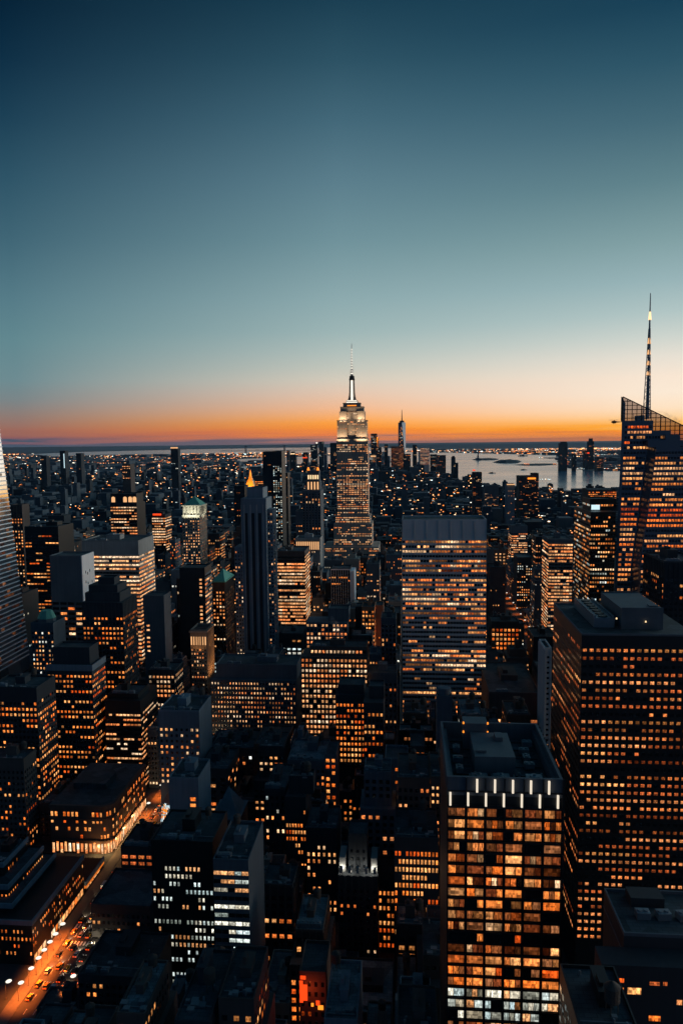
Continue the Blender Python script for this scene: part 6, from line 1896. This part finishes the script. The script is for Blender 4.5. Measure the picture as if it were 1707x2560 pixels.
# ------------------------------------------------------------------ the far city: what nobody could count
def inside(px, py, poly_):
    c = False
    for (xa, ya), (xb, yb_) in zip(poly_, poly_[1:] + poly_[:1]):
        if (ya > py) != (yb_ > py) and px < (xb - xa) * (py - ya) / (yb_ - ya) + xa: c = not c
    return c
def wet(px, py): return any(inside(px, py, w) for w in WATER)
def far_city():
    rng = random.Random(99)
    m = {'distant_city': MB(), 'distant_shore': MB()}
    def light(mb, x, y, z, s, h, bright, pal):
        c = pick(pal, rng, .6)
        c = (c[0] * bright, c[1] * bright, c[2] * bright, 1)
        u, v = rng.randint(0, 50), rng.randint(0, 50)
        mb.face([(x - s, y, z), (x + s, y, z), (x + s, y, z + h), (x - s, y, z + h)], 3, [(u, v), (u + 1, v), (u + 1, v + 1), (u, v + 1)], c)
    def lot(x, y, w, d, h, mb, amount, jersey=False):
        x0, x1 = x - w / 2, x + w / 2
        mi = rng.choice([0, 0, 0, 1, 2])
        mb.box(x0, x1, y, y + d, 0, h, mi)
        if rng.random() < .35 and h > 14:
            mb.box(x0 + w * .2, x1 - w * .3, y + d * .3, y + d * .7, h, h + rng.uniform(3, 7), mi)
        s = max(1.3, y * .00056)
        nl = 0
        while rng.random() < amount and nl < 14:
            nl += 1
            xx = rng.uniform(x0 + s, x1 - s) if x1 - x0 > 2 * s else x
            zz = rng.uniform(min(2, h * .3), max(2.2, h - 2 * s - 1))
            b = .7 + 2.2 * rng.random() ** 2 + (2.5 if rng.random() < .08 else 0)
            wd = s * rng.choice([1, 1, 1, 1.6, 2.6])
            light(mb, xx, y - .8, zz, min(wd, w / 2.05), s * 1.5, b, rng.choice(['warm', 'peach', 'mixed', 'mixed', 'cool', 'orange']))
    for i in REST:
        l = LOTS[i]; lot((l[0] + l[1]) / 2, l[2], l[1] - l[0], l[3] - l[2], l[4], m['distant_city'], .82)
    y = 1730.0
    while y < 5400:
        step = 62 if y < 2800 else 90
        xmin, xmax = at(-40, 1200, y).x, at(1747, 1200, y).x
        x = xmin
        while x < xmax:
            w = rng.uniform(20, 48) * (1 if y < 2800 else 1.4)
            p = project((x + w / 2, y, 0))
            x_ = x + w / 2
            x += w + (14 if rng.random() < .15 else 1)
            if p is None or wet(p[0], p[1]) or rng.random() < .06: continue
            if p[0] > 1095 and p[1] < profile(p[0]) + 3: continue
            if clashes(x_ - w / 2, x_ + w / 2, y, y + step * .8): continue
            h = rng.choice([14, 20, 26, 32, 40, 52]) * rng.uniform(.8, 1.25)
            thin = rng.random() < .09
            if thin: h = rng.uniform(45, 120); w = min(w, rng.uniform(13, 22))
            if y > 4200 and 690 < p[0] < 1100: h *= 1.6
            zl = min(top_limit(x_ - w / 2, x_ + w / 2, y) - rng.uniform(0, 4), at(p[0], profile(p[0]) + rng.uniform(0, 26 if not thin else 8), y).z)
            h = min(h, zl)
            if h < 5: h = min(5, max(zl, 3))
            if zl < 3: continue
            lot(x_, y, w, step * (.72 if not thin else .35), h, m['distant_city'], (.80 if y < 3000 else .78) if not thin else .88)
        y += step
    y = 5400.0
    while y < 21000:
        step = 150 if y < 9000 else 330
        xmin, xmax = at(-40, 1150, y).x, at(1747, 1150, y).x
        x = xmin
        while x < xmax:
            w = rng.uniform(50, 130) * (1 if y < 9000 else 2.0)
            p = project((x + w / 2, y, 0)); x_ = x + w / 2
            x += w + 4
            if p is None or wet(p[0], p[1]) or wet(p[0] - 4, p[1]) or wet(p[0] + 4, p[1]) or rng.random() < .12: continue
            if clashes(x_ - w / 2, x_ + w / 2, y, y + step * .8): continue
            zmax = at(p[0], 1124 if p[0] > 1060 else profile(p[0]) - 4, y).z
            h = min(rng.uniform(7, 20) + (rng.uniform(10, 50) if rng.random() < .07 else 0), max(zmax, 4))
            dens = .72 if y < 9000 else .62
            if 1340 < p[0] < 1560: dens = .76
            lot(x_, y, w, step * .7, h, m['distant_shore'], dens)
        y += step
    # lamp-lit quays, rail yards and port sheds that show as bright lines
    for (xa, ya, xb, yb_, n, pal, br) in ((1196, 1131, 1260, 1130, 14, 'cool', .8), (1258, 1129, 1320, 1128.5, 30, 'orange', 1.5), (1320, 1128, 1400, 1123, 26, 'warm', 1.4), (1420, 1122, 1545, 1124, 44, 'warm', 1.3), (1425, 1135, 1545, 1138, 30, 'cool', 1.1),
                                          (1380, 1161, 1420, 1160, 14, 'orange', 1.5), (1346, 1145, 1360, 1145, 4, 'cool', 1.6), (1348, 1199, 1378, 1198, 9, 'cool', 1.6), (1310, 1160, 1322, 1161, 5, 'orange', 1.7), (1430, 1171, 1460, 1172, 10, 'cool', 1), (1410, 1150, 1440, 1147, 8, 'cool', 1), (1110, 1130.5, 1180, 1131, 12, 'cool', .7),
                                          (535, 1172, 585, 1169, 40, 'peach', 1.7), (500, 1175, 530, 1172, 12, 'orange', 1.8), (588, 1142, 650, 1140, 24, 'warm', 1.5), (500, 1150, 525, 1150, 12, 'peach', 1.6), (440, 1170, 540, 1166, 26, 'mixed', 1.1), (470, 1150, 530, 1146, 22, 'warm', 1.3), (380, 1155, 450, 1150, 18, 'mixed', 1), (330, 1146, 400, 1143, 12, 'warm', 1.2), (20, 1146, 60, 1144, 7, 'peach', 1.3), (255, 1145, 280, 1144, 5, 'peach', 1.6), (100, 1143, 240, 1139, 18, 'mixed', .9)):
        for k in range(n):
            t = (k + rng.random()) / n
            px, py = xa + (xb - xa) * t, ya + (yb_ - ya) * t + rng.uniform(-1, 1)
            g = atz(px, py, 14)
            s = max(1.6, g.y * .0005) * rng.uniform(.6, 1.3)
            mb = m['distant_shore']
            mb.box(g.x - .3, g.x + .3, g.y, g.y + .6, 0, 14, 0, top=False)
            light(mb, g.x, g.y - .8, 13, s, s * 1.5, br * rng.uniform(.5, 1.3), pal)
    for nm, mb in m.items():
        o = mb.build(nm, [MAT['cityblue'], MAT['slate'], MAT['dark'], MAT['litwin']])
        tag(o, kind='stuff')
        o['label'] = 'mass of low far city blocks pricked with lights before the river' if nm == 'distant_city' else 'far shores beyond the water covered with tiny lit buildings'
        o['category'] = 'city blocks'
far_city()

# ------------------------------------------------------------------ the glowing avenue: lamps and traffic
def street_lamp_proto():
    r = empty('street_lamp', (0, 0, 0), 'lamp', 'street lamp', 'street lamps along the glowing avenue')
    m = MB(); m.cyl(0, 0, .22, .22, .14, .9, 8); m.cyl(0, 0, .11, .07, .9, 8.6, 8); m.bar((0, 0, 8.5), (1.7, 0, 9.1), .06)
    m.build('pole', MAT['steel'], r)
    m = MB(); m.cyl(1.7, 0, .5, 1.4, 8.9, 9.3, 10); m.cyl(1.7, 0, 1.4, .5, 9.3, 9.9, 10)
    m.build('lamp_head', GLOW['white'], r)
    return r
LAMP = street_lamp_proto()
lamp_light = bpy.data.lights.new('street_light', 'SPOT'); lamp_light.spot_size, lamp_light.spot_blend = R(118), .7
lamp_light.energy, lamp_light.color, lamp_light.shadow_soft_size = 10500, (1, .18, .02), .5
ORD = ['first', 'second', 'third', 'fourth', 'fifth', 'sixth', 'seventh', 'eighth', 'ninth', 'tenth', 'eleventh', 'twelfth', 'thirteenth']
def copy_thing(src, loc, rz=0.0, label=None):
    c = src.copy(); COL.objects.link(c)
    c.location = loc; c.rotation_euler = (0, 0, rz)
    if label: c['label'] = label
    for ch in src.children:
        d = ch.copy(); COL.objects.link(d); d.parent = c
        for g in ch.children:
            e = g.copy(); COL.objects.link(e); e.parent = d
    return c
spots = []
for k, (px, py) in enumerate(((14, 2452), (53, 2456), (78, 2420), (98, 2394), (111, 2374), (125, 2354), (136, 2334), (154, 2309))):
    g = atz(px, py, 9.4)
    spots.append((AV5[0] - .6 - 1.2 if k else g.x, g.y, 0, '%s white street lamp from the bottom in the row along the stepped stores' % ORD[k]))
for k, (px, py) in enumerate(((222, 2469), (197, 2440))):
    g = atz(px, py, 9.4)
    spots.append((AV5[1] + 1.2, g.y, math.pi, '%s white street lamp on the right kerb of the avenue' % ('lower', 'upper')[k]))
for k, y in enumerate((372, 398, 424, 452)):  # lamps added to light the dark right side of the road
    spots.append((AV5[1] + 1.2, y, math.pi, '%s added white street lamp up the right kerb beyond the zebra crossing' % ORD[k]))
for k, y in enumerate((492, 520, 552)):
    spots.append((AV5[0] - 1.8, y, 0, '%s white street lamp beyond the rounded store corner' % ORD[k]))
for k, (x, y, rz, lb) in enumerate(spots):
    o = LAMP if k == 0 else copy_thing(LAMP, (x, y, 0), rz)
    o.location = (x, y, 0); o.rotation_euler.z = rz; o['label'] = lb
    l = bpy.data.objects.new('street_light', lamp_light); COL.objects.link(l); l.parent = o; l.location = (1.7, 0, 8.6)

def car_proto(name, label, col, cat='car', group='cars in the avenue traffic', L=4.7, Wd=1.85, Hb=.95, Hc=1.5, van=False):
    r = empty(name, (0, 0, 0), label, cat, group)
    h, w = L / 2, Wd / 2
    paint = plain_mat(name + '_paint', col, .3)
    m = MB()
    prof = [(-h, .35), (h, .35), (h, .7), (h - .2, Hb - .1), (-h + .1, Hb), (-h, .75)] if not van else [(-h, .35), (h, .35), (h, .9), (h - .5, Hc - .4), (h - 1.0, Hc), (-h, Hc)]
    a = [(-w, y, z) for y, z in prof]; b = [(w, y, z) for y, z in prof]
    n = len(prof)
    for i in range(n):
        j = (i + 1) % n
        m.face([a[i], a[j], b[j], b[i]][::-1])
    m.face(a[::-1]); m.face(b)
    m.build('body', paint, r)
    if not van:
        m = MB(); t = .82
        m.prism([(-w * .95, -h + .5), (w * .95, -h + .5), (w * .95, h - 1.35), (-w * .95, h - 1.35)], Hb - .03, Hc - .06, 0, True, [(-w * t, -h + 1.05), (w * t, -h + 1.05), (w * t, h - 2.1), (-w * t, h - 2.1)])
        m.build('cabin', MAT['glass'], r)
        m = MB(); m.box(-w * t + .02, w * t - .02, -h + 1.07, h - 2.12, Hc - .06, Hc, bottom=True); m.build('roof_panel', paint, r)
    for sx in (-1, 1):
        for sy in (-1, 1):
            m = MB(); n = 12
            c = [(sy * (h - .85) + .33 * math.cos(2 * math.pi * k / n), .33 + .33 * math.sin(2 * math.pi * k / n)) for k in range(n)]
            A = [(sx * w + .02 * sx, y, z) for y, z in c]; B = [(sx * (w - .22), y, z) for y, z in c]
            for k in range(n): m.face([A[k], A[(k + 1) % n], B[(k + 1) % n], B[k]])
            m.face(A); m.face(B)
            m.build('wheel', MAT['black'], r)
        m = MB(); m.box(sx * w * .66 - .34, sx * w * .66 + .34, -h - .10, -h - .01, .5, 1.05, bottom=True); m.build('tail_light', GLOW['red'], r)
        m = MB(); m.box(sx * w * .72 - .2, sx * w * .72 + .2, h + .01, h + .06, .55, .75, bottom=True); m.build('headlight', GLOW['white'], r)
    return r
CARS = [car_proto('taxi', 'yellow taxi with red tail lights in the avenue traffic', (.65, .30, .02), 'taxi', 'taxis in the avenue traffic'),
        car_proto('car', 'dark car with red tail lights in the avenue traffic', (.02, .02, .025)),
        car_proto('car', 'white car with red tail lights in the avenue traffic', (.6, .6, .6), 'car', 'white cars in the avenue traffic'),
        car_proto('van', 'white box van with red tail lights in the avenue traffic', (.55, .55, .55), 'van', 'vans in the avenue traffic', 6.2, 2.1, 1.2, 2.6, True)]
used = set()
crng = random.Random(31)
head_l = bpy.data.lights.new('headlight_beam', 'SPOT'); head_l.energy = 1500; head_l.color = (1, .75, .45); head_l.spot_size = R(70)
for lane in range(5):
    y = 318 + crng.uniform(0, 10)
    while y < 560:
        kind = crng.choices([0, 1, 2, 3], [6, 5, 3, 1])[0]
        x = AV5[0] + 2.6 + lane * 4.5 + crng.uniform(-.3, .3)
        loc = (x, y, .01)
        if kind in used: o = copy_thing(CARS[kind], loc)
        else: o = CARS[kind]; o.location = loc; used.add(kind)
        if crng.random() < .6:
            l = bpy.data.objects.new('headlight_beam', head_l); COL.objects.link(l); l.parent = o; l.location = (0, 2.6, .8); l.rotation_euler = (R(80), 0, 0)
        y += crng.uniform(7.5, 17)
for i, c in enumerate(CARS):
    if i not in used: c.location = (AV5[0] + 4, 640 + 12 * i, .01)

# lamps of the far avenue at right, seen as a ribbon of light between the blocks
def far_lamps():
    rng = random.Random(8)
    for k in range(13):
        y = 820 + k * 38
        for s, x in ((0, AV6[0] - 2), (1, AV6[1] + 2)):
            o = copy_thing(LAMP, (x, y, 0), math.pi * s, '%s street lamp down the %s kerb of the lit avenue at right' % (ORD[k], ('near', 'far')[s]))
            o['group'] = 'street lamps of the lit avenue at right'
            o.scale = (1.0, 1.0, 1.0)
            if k % 2 == s:
                l = bpy.data.objects.new('street_light', lamp_light); COL.objects.link(l); l.parent = o; l.location = (1.7, 0, 8.6)
far_lamps()
print('INDIV WINDOWS', N_INDIV[0], 'OBJECTS', len(COL.objects))

# ------------------------------------------------------------------ the evening air
def haze():
    m = MB(); m.box(-16000, 16000, -200, 46000, -1.2, 462, bottom=True)
    mt = bpy.data.materials.new('evening_air'); mt.use_nodes = True
    nt = mt.node_tree; nt.nodes.clear()
    o = nt.nodes.new('ShaderNodeOutputMaterial'); v = nt.nodes.new('ShaderNodeVolumePrincipled')
    v.inputs['Color'].default_value = (.42, .70, 1.0, 1); v.inputs['Density'].default_value = 0.8e-5; v.inputs['Anisotropy'].default_value = 0.1
    nt.links.new(v.outputs[0], o.inputs['Volume'])
    tag(m.build('haze', mt), kind='stuff')
haze()

# ------------------------------------------------------------------ steam from two roofs
def steam(label, pts, dens):
    rng = random.Random(int(pts[0][0]))
    mt = bpy.data.materials.new('steam'); mt.use_nodes = True
    nt = mt.node_tree; nt.nodes.clear()
    o = nt.nodes.new('ShaderNodeOutputMaterial'); v = nt.nodes.new('ShaderNodeVolumePrincipled')
    v.inputs['Color'].default_value = (.95, .95, .95, 1)
    tc = nt.nodes.new('ShaderNodeTexCoord'); nz = nt.nodes.new('ShaderNodeTexNoise'); nz.inputs['Scale'].default_value = .35; nz.inputs['Detail'].default_value = 3
    nt.links.new(tc.outputs['Object'], nz.inputs['Vector'])
    mr = nt.nodes.new('ShaderNodeMapRange'); mr.inputs[1].default_value = .42; mr.inputs[2].default_value = .75; mr.inputs[4].default_value = dens
    nt.links.new(nz.outputs[0], mr.inputs[0]); nt.links.new(mr.outputs[0], v.inputs['Density'])
    nt.links.new(v.outputs[0], o.inputs['Volume'])
    m = MB()
    c0 = Vector(pts[0][:3])
    # one closed lumpy tube swept through the points
    n, prev = 12, None
    for k, (x, y, z, rad) in enumerate(pts):
        ring = [(x - c0.x + (rad * (.8 + .4 * rng.random())) * math.cos(2 * math.pi * i / n), y - c0.y + rad * (.8 + .4 * rng.random()) * math.sin(2 * math.pi * i / n), z - c0.z + .2 * rad * rng.random()) for i in range(n)]
        if prev:
            for i in range(n): m.face([prev[i], prev[(i + 1) % n], ring[(i + 1) % n], ring[i]])
        else: m.face(ring[::-1])
        prev = ring
    m.face(prev)
    o_ = m.build('steam', mt)
    o_.location = c0
    # weld the sweep so that the volume is closed
    import bmesh
    bm = bmesh.new(); bm.from_mesh(o_.data); bmesh.ops.remove_doubles(bm, verts=bm.verts, dist=.001); bm.to_mesh(o_.data); bm.free()
    tag(o_, label, 'steam', None, 'stuff')
q = at(1690, 1052, 640)
steam('grey steam blowing off the slanted crown of the crystal tower', [(q.x + 4, 640, q.z - 6, 1.5), (q.x, 640, q.z, 3), (q.x - 5, 640, q.z + 3.5, 3.5), (q.x - 11, 640, q.z + 6.5, 2.6), (q.x - 16, 640, q.z + 8.5, .8)], .16)
q = at(848, 1590, 690)
steam('pale steam drifting up before the blank penthouse', [(q.x, 690, q.z - 8, 2), (q.x + 1, 690, q.z - 2, 4), (q.x - 2, 690, q.z + 5, 5), (q.x - 4, 690, q.z + 12, 4), (q.x - 7, 690, q.z + 19, 1)], .10)
